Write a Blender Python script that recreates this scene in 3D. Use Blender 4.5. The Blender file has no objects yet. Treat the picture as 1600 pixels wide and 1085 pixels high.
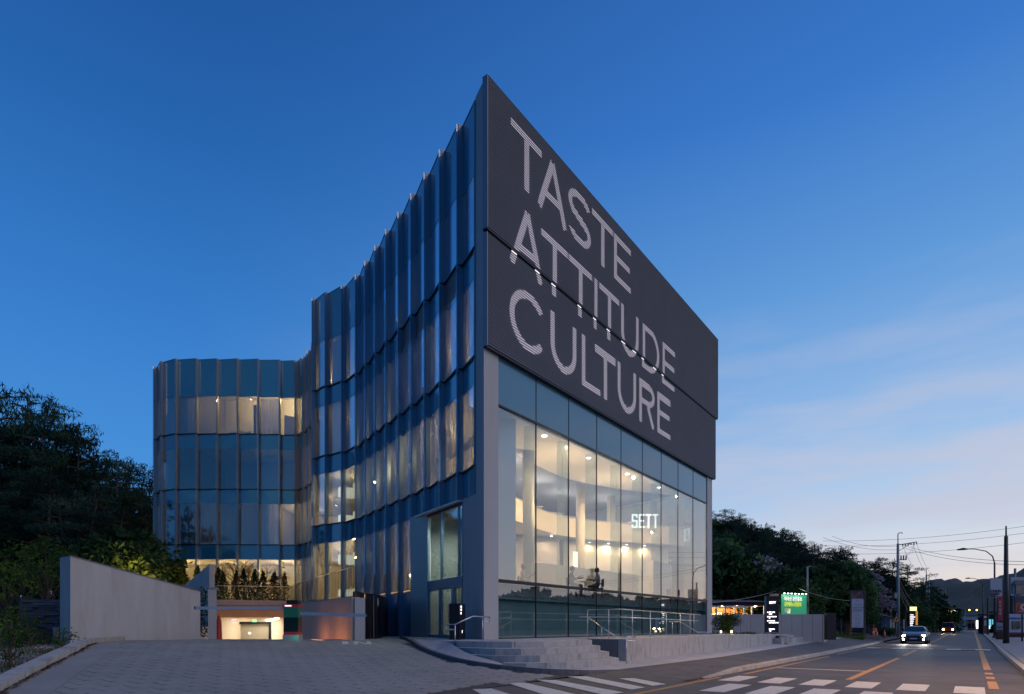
import bpy, math, random
from mathutils import Vector, Matrix, noise as mnoise
R = math.radians
random.seed(7)
scene = bpy.context.scene
COL = scene.collection

# ------------------------------------------------------------------ camera
F = 950.0            # focal length in photo pixels (1600 wide)
HZ = 979.0           # horizon row
CAMZ = 1.5
cam_data = bpy.data.cameras.new('camera')
cam = bpy.data.objects.new('camera', cam_data)
COL.objects.link(cam)
cam.location = (0, 0, CAMZ)
cam.rotation_euler = (R(90), 0, 0)
cam_data.sensor_width = 36
cam_data.lens = 36 * F / 1600
cam_data.shift_y = (HZ - 542.5) / 1600
cam_data.clip_start = 0.1
cam_data.clip_end = 6000
scene.camera = cam

# ------------------------------------------------------------------ render settings
scene.view_settings.view_transform = 'Standard'
scene.view_settings.look = 'None'
scene.view_settings.exposure = 0
scene.view_settings.gamma = 1
scene.view_settings.use_curve_mapping = False
scene.render.engine = 'CYCLES'
cy = scene.cycles
cy.use_denoising = True
cy.max_bounces = 10
cy.diffuse_bounces = 3
cy.glossy_bounces = 4
cy.transmission_bounces = 6
cy.transparent_max_bounces = 14
cy.caustics_reflective = False
cy.caustics_refractive = False
cy.sample_clamp_indirect = 4
cy.sample_clamp_direct = 0

# ------------------------------------------------------------------ world: dusk sky
def srgb(r, g, b):
    def f(c):
        c /= 255.0
        return c / 12.92 if c <= 0.04045 else ((c + 0.055) / 1.055) ** 2.4
    return (f(r), f(g), f(b), 1)

world = bpy.data.worlds.new('World')
scene.world = world
world.use_nodes = True
wn, wl = world.node_tree.nodes, world.node_tree.links
wn.clear()
def W(t, **k):
    n = wn.new(t)
    for a, b in k.items(): setattr(n, a, b)
    return n
def ramp(tree_nodes, stops, interp='LINEAR'):
    n = tree_nodes.new('ShaderNodeValToRGB')
    n.color_ramp.interpolation = interp
    els = n.color_ramp.elements
    while len(els) > 1: els.remove(els[-1])
    els[0].position, els[0].color = stops[0][0], stops[0][1]
    for p, c in stops[1:]:
        e = els.new(p); e.color = c
    return n
tc = W('ShaderNodeTexCoord')
sep = W('ShaderNodeSeparateXYZ'); wl.new(tc.outputs['Generated'], sep.inputs[0])
zenith_side = ramp(wn, [(0.0, srgb(92, 150, 208)), (0.09, srgb(82, 147, 212)), (0.22, srgb(68, 137, 208)),
                        (0.40, srgb(52, 119, 193)), (0.58, srgb(36, 96, 168)), (0.75, srgb(27, 76, 142)), (1.0, srgb(20, 56, 112))])
glow_side = ramp(wn, [(0.0, srgb(238, 208, 184)), (0.04, srgb(228, 212, 202)), (0.10, srgb(208, 211, 218)),
                      (0.18, srgb(172, 196, 224)), (0.30, srgb(138, 176, 220)), (0.45, srgb(92, 148, 208)), (0.62, srgb(54, 114, 192)),
                      (0.8, srgb(38, 90, 162)), (1.0, srgb(22, 60, 118))])
wl.new(sep.outputs[2], zenith_side.inputs[0]); wl.new(sep.outputs[2], glow_side.inputs[0])
SUNSET = Vector((0.86, 0.51, 0)).normalized()
dot = W('ShaderNodeVectorMath', operation='DOT_PRODUCT')
flat = W('ShaderNodeVectorMath', operation='MULTIPLY'); wl.new(tc.outputs['Generated'], flat.inputs[0]); flat.inputs[1].default_value = (1, 1, 0)
nrm = W('ShaderNodeVectorMath', operation='NORMALIZE'); wl.new(flat.outputs[0], nrm.inputs[0])
wl.new(nrm.outputs[0], dot.inputs[0]); dot.inputs[1].default_value = SUNSET
mr = W('ShaderNodeMapRange', interpolation_type='SMOOTHSTEP'); wl.new(dot.outputs['Value'], mr.inputs[0])
mr.inputs[1].default_value = 0.0; mr.inputs[2].default_value = 0.97
mix = W('ShaderNodeMix', data_type='RGBA'); wl.new(mr.outputs[0], mix.inputs[0])
wl.new(zenith_side.outputs[0], mix.inputs[6]); wl.new(glow_side.outputs[0], mix.inputs[7])
# thin dusk clouds low over the glow
cmap = W('ShaderNodeMapping'); cmap.inputs['Scale'].default_value = (2.2, 2.2, 13); wl.new(tc.outputs['Generated'], cmap.inputs[0])
cn = W('ShaderNodeTexNoise'); cn.inputs['Scale'].default_value = 1.6; cn.inputs['Detail'].default_value = 6; wl.new(cmap.outputs[0], cn.inputs[0])
cr = ramp(wn, [(0.42, (0, 0, 0, 1)), (0.64, (1, 1, 1, 1))]); wl.new(cn.outputs['Fac'], cr.inputs[0])
band = ramp(wn, [(0.0, (0.8, 0.8, 0.8, 1)), (0.20, (0.8, 0.8, 0.8, 1)), (0.46, (0, 0, 0, 1))]); wl.new(sep.outputs[2], band.inputs[0])
cm1 = W('ShaderNodeMath', operation='MULTIPLY'); wl.new(cr.outputs[0], cm1.inputs[0]); wl.new(band.outputs[0], cm1.inputs[1])
cm2 = W('ShaderNodeMath', operation='MULTIPLY'); wl.new(cm1.outputs[0], cm2.inputs[0]); wl.new(mr.outputs[0], cm2.inputs[1])
cm3 = W('ShaderNodeMath', operation='MULTIPLY'); wl.new(cm2.outputs[0], cm3.inputs[0]); cm3.inputs[1].default_value = 0.8
mixc = W('ShaderNodeMix', data_type='RGBA'); wl.new(cm3.outputs[0], mixc.inputs[0]); wl.new(mix.outputs[2], mixc.inputs[6])
mixc.inputs[7].default_value = srgb(190, 190, 206)
# physical dusk sky added faintly on top of the graded dome
nish = W('ShaderNodeTexSky', sky_type='NISHITA'); nish.sun_disc = False
nish.sun_elevation = R(1.5); nish.sun_rotation = math.atan2(SUNSET.x, SUNSET.y)
addn = W('ShaderNodeMix', data_type='RGBA', blend_type='ADD'); addn.inputs[0].default_value = 0.003
wl.new(mixc.outputs[2], addn.inputs[6]); wl.new(nish.outputs[0], addn.inputs[7])
anti = W('ShaderNodeMapRange', interpolation_type='SMOOTHSTEP'); wl.new(dot.outputs['Value'], anti.inputs[0])
anti.inputs[1].default_value = -0.6; anti.inputs[2].default_value = -1.0; anti.inputs[3].default_value = 1.0; anti.inputs[4].default_value = 0.45
sc_ = W('ShaderNodeVectorMath', operation='SCALE'); wl.new(addn.outputs[2], sc_.inputs[0]); wl.new(anti.outputs[0], sc_.inputs['Scale'])
bg = W('ShaderNodeBackground'); wl.new(sc_.outputs[0], bg.inputs[0]); bg.inputs[1].default_value = 1.1
wo = W('ShaderNodeOutputWorld'); wl.new(bg.outputs[0], wo.inputs[0])

# soft afterglow in place of the set sun
sun_d = bpy.data.lights.new('afterglow_sun', 'SUN'); sun_d.energy = 0.85; sun_d.angle = R(60); sun_d.color = (1.0, 0.80, 0.64)
sun = bpy.data.objects.new('afterglow_sun', sun_d); COL.objects.link(sun)
d = Vector((SUNSET.x - 0.25, SUNSET.y - 0.75, 0.55)).normalized()
sun.rotation_euler = d.to_track_quat('Z', 'Y').to_euler()

# ------------------------------------------------------------------ helpers
class MB:
    def __init__(s): s.v, s.f, s.m = [], [], []
    def add(s, v, f, m=0):
        o = len(s.v); s.v += [tuple(p) for p in v]; s.f += [tuple(i + o for i in q) for q in f]; s.m += [m] * len(f); return s
    def box(s, cx, cy_, cz, sx, sy, sz, rz=0, m=0):
        c, n = math.cos(rz), math.sin(rz); v = []
        for z in (-.5, .5):
            for x, y in ((-.5, -.5), (.5, -.5), (.5, .5), (-.5, .5)):
                X, Y = x * sx, y * sy
                v.append((cx + X * c - Y * n, cy_ + X * n + Y * c, cz + z * sz))
        return s.add(v, [(3, 2, 1, 0), (4, 5, 6, 7), (0, 1, 5, 4), (1, 2, 6, 5), (2, 3, 7, 6), (3, 0, 4, 7)], m)
    def seg(s, p, q, z0, z1, th, m=0, off=0.0, z2=None, z3=None):
        # upright slab from p to q, thickness th, shifted sideways by off (to the right of p->q); z2/z3 = other end's bottom/top
        z2 = z0 if z2 is None else z2; z3 = z1 if z3 is None else z3
        ux, uy = q[0] - p[0], q[1] - p[1]; L = math.hypot(ux, uy) or 1e-6; nx, ny = uy / L, -ux / L
        a, b = off - th / 2, off + th / 2
        P = [(p[0] + nx * a, p[1] + ny * a), (q[0] + nx * a, q[1] + ny * a), (q[0] + nx * b, q[1] + ny * b), (p[0] + nx * b, p[1] + ny * b)]
        zb = [z0, z2, z2, z0]; zt = [z1, z3, z3, z1]
        v = [(P[i][0], P[i][1], zb[i]) for i in range(4)] + [(P[i][0], P[i][1], zt[i]) for i in range(4)]
        return s.add(v, [(0, 1, 2, 3), (7, 6, 5, 4), (4, 5, 1, 0), (5, 6, 2, 1), (6, 7, 3, 2), (7, 4, 0, 3)], m)
    def prism(s, poly, z0, z1, m=0):
        n = len(poly)
        A = sum(poly[i][0] * poly[(i + 1) % n][1] - poly[(i + 1) % n][0] * poly[i][1] for i in range(n))
        if A < 0: poly = poly[::-1]
        v = [(x, y, z0) for x, y in poly] + [(x, y, z1) for x, y in poly]
        f = [tuple(range(n - 1, -1, -1)), tuple(range(n, 2 * n))] + [(i, (i + 1) % n, n + (i + 1) % n, n + i) for i in range(n)]
        return s.add(v, f, m)
    def quad(s, a, b, c, d_, m=0): return s.add([a, b, c, d_], [(0, 1, 2, 3)], m)
    def tube(s, pts, r, n=8, m=0, cap=True):
        pts = [Vector(p) for p in pts]; k = len(pts)
        rs = r if isinstance(r, (list, tuple)) else [r] * k
        v, f = [], []; prev = None
        for i, p in enumerate(pts):
            t = (pts[min(i + 1, k - 1)] - pts[max(i - 1, 0)])
            if t.length < 1e-7: t = Vector((0, 0, 1))
            t.normalize()
            if prev is None:
                a = Vector((0, 0, 1)) if abs(t.z) < .9 else Vector((1, 0, 0)); x = t.cross(a).normalized()
            else:
                x = (prev - t * prev.dot(t)); x = x.normalized() if x.length > 1e-6 else t.orthogonal().normalized()
            prev = x; y = t.cross(x)
            for j in range(n):
                an = 2 * math.pi * j / n
                v.append(p + (x * math.cos(an) + y * math.sin(an)) * rs[i])
        for i in range(k - 1):
            for j in range(n):
                f.append((i * n + j, i * n + (j + 1) % n, (i + 1) * n + (j + 1) % n, (i + 1) * n + j))
        if cap: f += [tuple(range(n - 1, -1, -1)), tuple(range((k - 1) * n, k * n))]
        return s.add(v, f, m)
    def lathe(s, prof, cx=0, cy_=0, cz=0, n=12, m=0):
        v, f = [], []; k = len(prof)
        for r, z in prof:
            for j in range(n):
                an = 2 * math.pi * j / n; v.append((cx + r * math.cos(an), cy_ + r * math.sin(an), cz + z))
        for i in range(k - 1):
            for j in range(n): f.append((i * n + j, i * n + (j + 1) % n, (i + 1) * n + (j + 1) % n, (i + 1) * n + j))
        f += [tuple(range(n - 1, -1, -1)), tuple(range((k - 1) * n, k * n))]
        return s.add(v, f, m)
    def mesh(s, name, mats, org=(0, 0, 0)):
        me = bpy.data.meshes.new(name)
        me.from_pydata([(a - org[0], b - org[1], c - org[2]) for a, b, c in s.v], [], s.f)
        for mt in (mats if isinstance(mats, (list, tuple)) else [mats]): me.materials.append(mt)
        if any(s.m): me.polygons.foreach_set('material_index', s.m)
        me.update(); return me
    def build(s, name, mats, parent=None, smooth=False, world=True):
        org = (0, 0, 0)
        if world and parent is not None:
            o = parent; org = [0, 0, 0]
            while o is not None:
                org = [org[i] + o.location[i] for i in range(3)]; o = o.parent
        me = s.mesh(name, mats, org)
        if smooth: me.polygons.foreach_set('use_smooth', [True] * len(me.polygons))
        ob = bpy.data.objects.new(name, me); COL.objects.link(ob)
        if parent is not None: ob.parent = parent
        return ob
def link(name, me, parent=None, loc=(0, 0, 0), rot=(0, 0, 0), scl=None):
    ob = bpy.data.objects.new(name, me); COL.objects.link(ob); ob.location = loc; ob.rotation_euler = rot
    if scl is not None: ob.scale = scl if isinstance(scl, (tuple, list)) else (scl,) * 3
    if parent is not None: ob.parent = parent
    return ob
def thing(name, label, cat, loc=(0, 0, 0), rz=0, group=None):
    o = bpy.data.objects.new(name, None); COL.objects.link(o); o.location = loc; o.rotation_euler = (0, 0, rz)
    o.empty_display_size = .2
    return tag(o, label, cat, group)
def tag(o, label, cat, group=None):
    o['label'] = label; o['category'] = cat
    if group: o['group'] = group
    return o
def struct(o): o['kind'] = 'structure'; return o
def stuff(o): o['kind'] = 'stuff'; return o
def dup(root, loc, rz=None, label=None, scl=None, group=None):
    r = root.copy(); COL.objects.link(r); r.location = loc
    if rz is not None: r.rotation_euler = (0, 0, rz)
    if scl is not None: r.scale = (scl,) * 3 if not isinstance(scl, (tuple, list)) else scl
    if label: r['label'] = label
    if group: r['group'] = group
    for ch in list(root.children):
        c = ch.copy(); COL.objects.link(c); c.parent = r
        for g in ch.children:
            e = g.copy(); COL.objects.link(e); e.parent = c
    return r
def G(px, dd): return ((px - 800) * dd / F, dd)
def ZP(py, dd): return CAMZ + (HZ - py) * dd / F
def lerp(a, b, t): return a + (b - a) * t
def lp(p, q, t): return tuple(lerp(a, b, t) for a, b in zip(p, q))

# road frame: s along the road, t to the right of it
UR = Vector((.6035, .7974)); NR = Vector((.7974, -.6035))
def ST(s_, t_): return (UR.x * s_ + NR.x * t_, UR.y * s_ + NR.y * t_)
def roadz(s_): return 0.004 * max(0, min(s_ - 35, 75))
def surf(x, y):
    s_ = x * UR.x + y * UR.y; t_ = x * NR.x + y * NR.y
    if t_ >= -6.15: return roadz(s_)
    return min(1.0, .0918 * (-6.15 - t_))

# ------------------------------------------------------------------ materials
def mat(name, col, rough=.6, metal=0, var=0.0, vscale=3.0, bump=0.0, bscale=40, spec=.5, emit=None, estr=0, dirt=None, stretch=(1, 1, 1), col2=None, coat=0, dscale=1.2, dpos=(.48, .7), obj=True):
    m = bpy.data.materials.new(name); m.use_nodes = True
    nt = m.node_tree; N, L = nt.nodes, nt.links; b = N['Principled BSDF']
    b.inputs['Roughness'].default_value = rough; b.inputs['Metallic'].default_value = metal
    b.inputs['Specular IOR Level'].default_value = spec; b.inputs['Coat Weight'].default_value = coat
    b.inputs['Base Color'].default_value = (*col[:3], 1)
    if emit: b.inputs['Emission Color'].default_value = (*emit[:3], 1); b.inputs['Emission Strength'].default_value = estr
    if var or bump or dirt or col2:
        geo = N.new('ShaderNodeNewGeometry'); mp = N.new('ShaderNodeMapping'); mp.inputs['Scale'].default_value = stretch
        L.new(geo.outputs['Position'], mp.inputs[0]); out = None
        if var or col2:
            nz = N.new('ShaderNodeTexNoise'); nz.inputs['Scale'].default_value = vscale; nz.inputs['Detail'].default_value = 6; nz.inputs['Roughness'].default_value = .6
            L.new(mp.outputs[0], nz.inputs[0])
            lo = tuple(c * (1 - var) for c in col[:3]) + (1,)
            hi = (*col2[:3], 1) if col2 else tuple(min(1, c * (1 + var)) for c in col[:3]) + (1,)
            rp = ramp(N, [(.32, lo), (.68, hi)]); L.new(nz.outputs['Fac'], rp.inputs[0]); out = rp.outputs[0]
        if dirt:
            n2 = N.new('ShaderNodeTexNoise'); n2.inputs['Scale'].default_value = dscale; n2.inputs['Detail'].default_value = 8; n2.inputs['Roughness'].default_value = .7
            L.new(mp.outputs[0], n2.inputs[0]); r2 = ramp(N, [(dpos[0], (0, 0, 0, 1)), (dpos[1], (1, 1, 1, 1))]); L.new(n2.outputs['Fac'], r2.inputs[0])
            mx = N.new('ShaderNodeMix'); mx.data_type = 'RGBA'; L.new(r2.outputs[0], mx.inputs[0])
            if out: L.new(out, mx.inputs[6])
            else: mx.inputs[6].default_value = (*col[:3], 1)
            mx.inputs[7].default_value = (*dirt[:3], 1); out = mx.outputs[2]
        if out: L.new(out, b.inputs['Base Color'])
        if bump:
            n3 = N.new('ShaderNodeTexNoise'); n3.inputs['Scale'].default_value = bscale; n3.inputs['Detail'].default_value = 5
            L.new(geo.outputs['Position'], n3.inputs[0]); bp = N.new('ShaderNodeBump'); bp.inputs['Strength'].default_value = bump; bp.inputs['Distance'].default_value = .02
            L.new(n3.outputs['Fac'], bp.inputs['Height']); L.new(bp.outputs[0], b.inputs['Normal'])
    return m
def glass_mat(name, tint=(.8, .86, .86), refl=1.0, base=.04, rough=0.0, wav=0.0):
    m = bpy.data.materials.new(name); m.use_nodes = True; nt = m.node_tree; N, L = nt.nodes, nt.links; N.clear()
    tr = N.new('ShaderNodeBsdfTransparent'); tr.inputs[0].default_value = (*tint, 1)
    gl = N.new('ShaderNodeBsdfGlossy'); gl.inputs['Roughness'].default_value = rough; gl.inputs[0].default_value = (.95, .97, 1, 1)
    fr = N.new('ShaderNodeFresnel'); g0 = N.new('ShaderNodeNewGeometry'); io = N.new('ShaderNodeMapRange'); L.new(g0.outputs['Backfacing'], io.inputs[0])
    io.inputs[3].default_value = 1.52; io.inputs[4].default_value = 1 / 1.52; L.new(io.outputs[0], fr.inputs[0])
    ma = N.new('ShaderNodeMath'); ma.operation = 'MULTIPLY_ADD'; L.new(fr.outputs[0], ma.inputs[0]); ma.inputs[1].default_value = refl; ma.inputs[2].default_value = base; ma.use_clamp = True
    mx = N.new('ShaderNodeMixShader'); L.new(ma.outputs[0], mx.inputs[0]); L.new(tr.outputs[0], mx.inputs[1]); L.new(gl.outputs[0], mx.inputs[2])
    if wav:
        geo = N.new('ShaderNodeNewGeometry'); nz = N.new('ShaderNodeTexNoise'); nz.inputs['Scale'].default_value = .5; nz.inputs['Detail'].default_value = 1
        L.new(geo.outputs['Position'], nz.inputs[0]); bp = N.new('ShaderNodeBump'); bp.inputs['Strength'].default_value = wav; bp.inputs['Distance'].default_value = .05
        L.new(nz.outputs['Fac'], bp.inputs['Height']); L.new(bp.outputs[0], gl.inputs['Normal'])
    o = N.new('ShaderNodeOutputMaterial'); L.new(mx.outputs[0], o.inputs[0]); return m
def cloth_mat(name, col, trans=.5):
    m = bpy.data.materials.new(name); m.use_nodes = True; nt = m.node_tree; N, L = nt.nodes, nt.links; N.clear()
    a = N.new('ShaderNodeBsdfDiffuse'); b = N.new('ShaderNodeBsdfTranslucent'); a.inputs[0].default_value = b.inputs[0].default_value = (*col, 1)
    mx = N.new('ShaderNodeMixShader'); mx.inputs[0].default_value = trans; L.new(a.outputs[0], mx.inputs[1]); L.new(b.outputs[0], mx.inputs[2])
    o = N.new('ShaderNodeOutputMaterial'); L.new(mx.outputs[0], o.inputs[0]); return m
def leaf_mat(name, c1, c2, trans=.35, vs=.7):
    m = bpy.data.materials.new(name); m.use_nodes = True; nt = m.node_tree; N, L = nt.nodes, nt.links; N.clear()
    geo = N.new('ShaderNodeNewGeometry'); nz = N.new('ShaderNodeTexNoise'); nz.inputs['Scale'].default_value = vs; L.new(geo.outputs['Position'], nz.inputs[0])
    rp0 = ramp(N, [(.35, (*c1, 1)), (.65, (*c2, 1))]); L.new(nz.outputs['Fac'], rp0.inputs[0])
    oi = N.new('ShaderNodeObjectInfo'); rr_ = N.new('ShaderNodeMapRange'); L.new(oi.outputs['Random'], rr_.inputs[0]); rr_.inputs[3].default_value = .55; rr_.inputs[4].default_value = 1.7
    rp = N.new('ShaderNodeVectorMath'); rp.operation = 'SCALE'; L.new(rp0.outputs[0], rp.inputs[0]); L.new(rr_.outputs[0], rp.inputs['Scale'])
    a = N.new('ShaderNodeBsdfDiffuse'); b = N.new('ShaderNodeBsdfTranslucent'); L.new(rp.outputs[0], a.inputs[0]); L.new(rp.outputs[0], b.inputs[0])
    mx = N.new('ShaderNodeMixShader'); mx.inputs[0].default_value = trans; L.new(a.outputs[0], mx.inputs[1]); L.new(b.outputs[0], mx.inputs[2])
    o = N.new('ShaderNodeOutputMaterial'); L.new(mx.outputs[0], o.inputs[0]); return m
def emit_mat(name, col, s_):
    m = bpy.data.materials.new(name); m.use_nodes = True; nt = m.node_tree; N, L = nt.nodes, nt.links; N.clear()
    e = N.new('ShaderNodeEmission'); e.inputs[0].default_value = (*col[:3], 1); e.inputs[1].default_value = s_
    o = N.new('ShaderNodeOutputMaterial'); L.new(e.outputs[0], o.inputs[0]); return m

def ior(m, v): m.node_tree.nodes['Principled BSDF'].inputs['IOR'].default_value = v; return m
M = dict(
 asphalt=mat('asphalt', (.085, .08, .085), .62, var=.25, vscale=1.2, bump=.25, bscale=90, dirt=(.045, .043, .05), dscale=.35, spec=.35),
 asphalt_walk=mat('asphalt_walk', (.10, .098, .11), .75, var=.3, vscale=2.5, bump=.2, bscale=60, dirt=(.06, .055, .06), dscale=.6),
 paver=mat('paver', (.30, .30, .285), .8, var=.08, vscale=1.1, bump=.12, bscale=50, dirt=(.22, .215, .205), dscale=.35, dpos=(.42, .75)),
 joint=mat('joint', (.075, .07, .07), .9),
 concrete=mat('concrete', (.54, .51, .49), .75, var=.07, vscale=1.4, bump=.08, bscale=25, dirt=(.43, .40, .37), dscale=1.1, dpos=(.46, .74), stretch=(1.6, 1.6, .28)),
 concrete_col=mat('concrete_column', (.42, .41, .42), .7, var=.06, vscale=.9, bump=.05, bscale=30, stretch=(1, 1, .3)),
 granite=mat('granite', (.42, .42, .42), .7, var=.06, vscale=14, bump=.05, bscale=80, dirt=(.22, .21, .21), dscale=2.2, dpos=(.5, .72), stretch=(1.6, 1.6, .5)),
 light_stone=mat('light_stone', (.44, .44, .45), .7, var=.07, vscale=1.3, bump=.08, bscale=60, dirt=(.36, .35, .35), dscale=.6),
 kerb=mat('kerb', (.42, .40, .38), .75, var=.12, vscale=6, bump=.15, bscale=60, dirt=(.2, .18, .16), dscale=2),
 white_paint=mat('white_paint', (.62, .61, .58), .6, var=.1, vscale=9, dirt=(.35, .34, .33), dscale=3, dpos=(.55, .75)),
 yellow_paint=mat('yellow_paint', (.46, .23, .06), .6, var=.15, vscale=5, dirt=(.25, .14, .06), dscale=3, dpos=(.55, .75)),
 spandrel=ior(mat('spandrel_glass', (.03, .18, .28), .07, spec=.5, var=.05, vscale=.4), 2.5),
 spandrel_street=mat('spandrel_street', (.10, .22, .30), .07, spec=.7, var=.05, vscale=.4),
 glass=glass_mat('vision_glass', (.80, .86, .87), 2.3, .07, wav=.04),
 glass_street=glass_mat('street_glass', (.90, .92, .90), 1.3, .05, wav=.02),
 fin=glass_mat('fin_glass', (.60, .76, .86), 1.6, .12),
 fin_clear=glass_mat('fin_clear', (.86, .92, .9), 1.0, .08),
 mullion=mat('mullion_metal', (.40, .38, .36), .42, metal=.35, spec=.5),
 mullion_blue=mat('mullion_blue_grey', (.17, .27, .37), .3, metal=.3, spec=.6),
 dark_metal=mat('dark_metal', (.03, .035, .045), .4, metal=.6),
 black=mat('black_gap', (.012, .012, .015), .6),
 steel=mat('stainless_steel', (.62, .62, .63), .28, metal=1.0),
 louvre=mat('louvre_metal', (.175, .185, .222), .5, metal=.1, var=.05, vscale=.5),
 louvre_back=mat('louvre_back', (.012, .012, .016), .6),
 cap_metal=mat('cap_metal', (.33, .33, .36), .4, metal=.5),
 white_wall=mat('white_wall', (.80, .79, .76), .7, var=.02, vscale=1),
 cream=mat('cream_wall', (.74, .68, .56), .7, var=.03, vscale=1),
 ceiling=mat('ceiling_white', (.82, .80, .76), .8),
 floor_in=mat('interior_floor', (.50, .44, .36), .35, var=.1, vscale=2),
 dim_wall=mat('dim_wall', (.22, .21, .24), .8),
 basement=mat('basement_wall', (.13, .27, .33), .7, var=.08, vscale=.7),
 curtain=cloth_mat('curtain_cloth', (.62, .58, .60), .5),
 bronze=mat('bronze_panel', (.04, .025, .02), .3, metal=.6),
 brown_panel=mat('brown_soffit', (.60, .31, .14), .6, var=.06, vscale=2),
 plaster=mat('plaster', (.60, .42, .31), .8, var=.06, vscale=2),
 dark_brown=mat('dark_brown', (.05, .035, .035), .5),
 sign_black=mat('sign_black', (.014, .012, .016), .35),
 red=mat('red_plastic', (.45, .03, .02), .45),
 orange=mat('orange_plastic', (.65, .12, .03), .45),
 bark=mat('bark', (.085, .06, .045), .9, var=.35, vscale=6, bump=.5, bscale=20),
 twig=mat('twig', (.16, .09, .06), .9),
 soil=mat('soil', (.13, .105, .08), .95, var=.4, vscale=4, bump=.6, bscale=18, dirt=(.07, .09, .035), dscale=1.0),
 grass=leaf_mat('grass', (.035, .06, .012), (.08, .12, .03)),
 stone=mat('grey_stone', (.30, .29, .29), .85, var=.3, vscale=5, bump=.3, bscale=20),
 slate=mat('dark_slate', (.08, .085, .105), .7, var=.4, vscale=3, bump=.4, bscale=12, stretch=(1, 1, 3)),
 pine=leaf_mat('pine_needles', (.012, .034, .026), (.034, .066, .038), .25),
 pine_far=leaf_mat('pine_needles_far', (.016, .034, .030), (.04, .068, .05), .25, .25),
 broad=leaf_mat('broad_leaves', (.035, .085, .018), (.10, .17, .04)),
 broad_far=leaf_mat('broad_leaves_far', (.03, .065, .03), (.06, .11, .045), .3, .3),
 blossom=leaf_mat('blossom', (.20, .17, .22), (.33, .28, .34), .3, .5),
 cypress=leaf_mat('cypress_leaves', (.012, .028, .010), (.03, .05, .014), .2, 4),
 cypress_brown=leaf_mat('cypress_brown', (.05, .035, .012), (.12, .07, .02), .2, 4),
 hill=mat('hill_cover', (.022, .036, .030), .95, var=.35, vscale=.03),
 hill_far=mat('hill_far_hazed', (.03, .05, .055), .95, var=.2, vscale=.01),  # bluish tone paints distance haze into the slope colour
 white_em=emit_mat('lit_white', (1, .93, .97), 3.0),
 ledwhite=emit_mat('led_letter', (.78, .72, .90), .72),
 ledgap=emit_mat('led_joint', (1, .9, .95), 1.2),
 lamp_warm=emit_mat('lamp_warm', (1, .80, .52), 7),
 lamp_white=emit_mat('lamp_white', (1, .94, .85), 6),
 carpaint=mat('car_paint_grey', (.13, .13, .14), .35, metal=.3, coat=.5),
 tyre=mat('tyre', (.015, .015, .017), .8),
 carglass=mat('car_glass', (.01, .013, .018), .05, spec=.8),
 headlamp=emit_mat('headlamp_glow', (1, .93, .80), 90),
 headlamp_y=emit_mat('headlamp_yellow', (1, .70, .30), 60),
 wood_white=mat('white_board', (.62, .62, .64), .6, var=.05),
 roof_brown=mat('roof_tiles', (.13, .10, .11), .8, var=.2, vscale=2),
 pole=mat('concrete_pole', (.36, .35, .34), .8, var=.1),
 pole_dark=mat('dark_pole', (.075, .065, .06), .5, metal=.3),
 wire=mat('wire', (.02, .02, .022), .6),
)
def area(name, loc, size, power, col=(1, .80, .55), rot=(0, 0, 0), parent=None, sy=None, spread=None):
    d_ = bpy.data.lights.new(name, 'AREA'); d_.energy = power; d_.color = col; d_.size = size
    if sy: d_.shape = 'RECTANGLE'; d_.size_y = sy
    if spread: d_.spread = spread
    o = bpy.data.objects.new(name, d_); COL.objects.link(o); o.location = loc; o.rotation_euler = rot
    if parent: 
        o.parent = parent; o.location = Vector(loc) - parent.location
    return o
def point(name, loc, power, col=(1, .8, .55), r=.1, parent=None):
    d_ = bpy.data.lights.new(name, 'POINT'); d_.energy = power; d_.color = col; d_.shadow_soft_size = r
    o = bpy.data.objects.new(name, d_); COL.objects.link(o); o.location = loc
    if parent: o.parent = parent; o.location = Vector(loc) - parent.location
    return o
def text_mesh(s_, size, m, ext=.005, align='LEFT', spacing=1.0, bold=0.0):
    c = bpy.data.curves.new('text', 'FONT'); c.body = s_; c.size = size; c.extrude = ext; c.align_x = align; c.space_character = spacing; c.resolution_u = 2
    c.offset = bold
    o = bpy.data.objects.new('text', c); COL.objects.link(o)
    dg = bpy.context.evaluated_depsgraph_get(); me = bpy.data.meshes.new_from_object(o.evaluated_get(dg))
    bpy.data.objects.remove(o); me.materials.clear(); me.materials.append(m); return me
def put_text(name, s_, size, m, loc, rz, parent, align='LEFT', spacing=1.0, bold=0.0, rx=R(90), sx=1.0):
    me = text_mesh(s_, size, m, align=align, spacing=spacing, bold=bold)
    pl = parent.location if parent is not None else Vector((0, 0, 0))
    if parent is not None and parent.parent is not None: pl = pl + parent.parent.location
    return link(name, me, parent, Vector(loc) - pl, (rx, 0, rz), (sx, 1, 1))
# ------------------------------------------------------------------ ground, road, kerbs
b = MB(); b.quad((-4000, -4000, -3.2), (4000, -4000, -3.2), (4000, 4000, -3.2), (-4000, 4000, -3.2))
struct(b.build('ground', M['soil']))

def strip(t0, t1, s0, s1, zf0, zf1, step=5):
    b = MB(); n = max(1, int((s1 - s0) / step)); v = []; f = []
    for i in range(n + 1):
        s_ = s0 + (s1 - s0) * i / n
        v += [(*ST(s_, t0), zf0(s_)), (*ST(s_, t1), zf1(s_))]
    for i in range(n): f.append((2 * i, 2 * i + 1, 2 * i + 3, 2 * i + 2))
    return b.add(v, f)
road = struct(strip(-6.15, 1.3, -60, 460, roadz, roadz).build('road', M['asphalt']))
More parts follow.
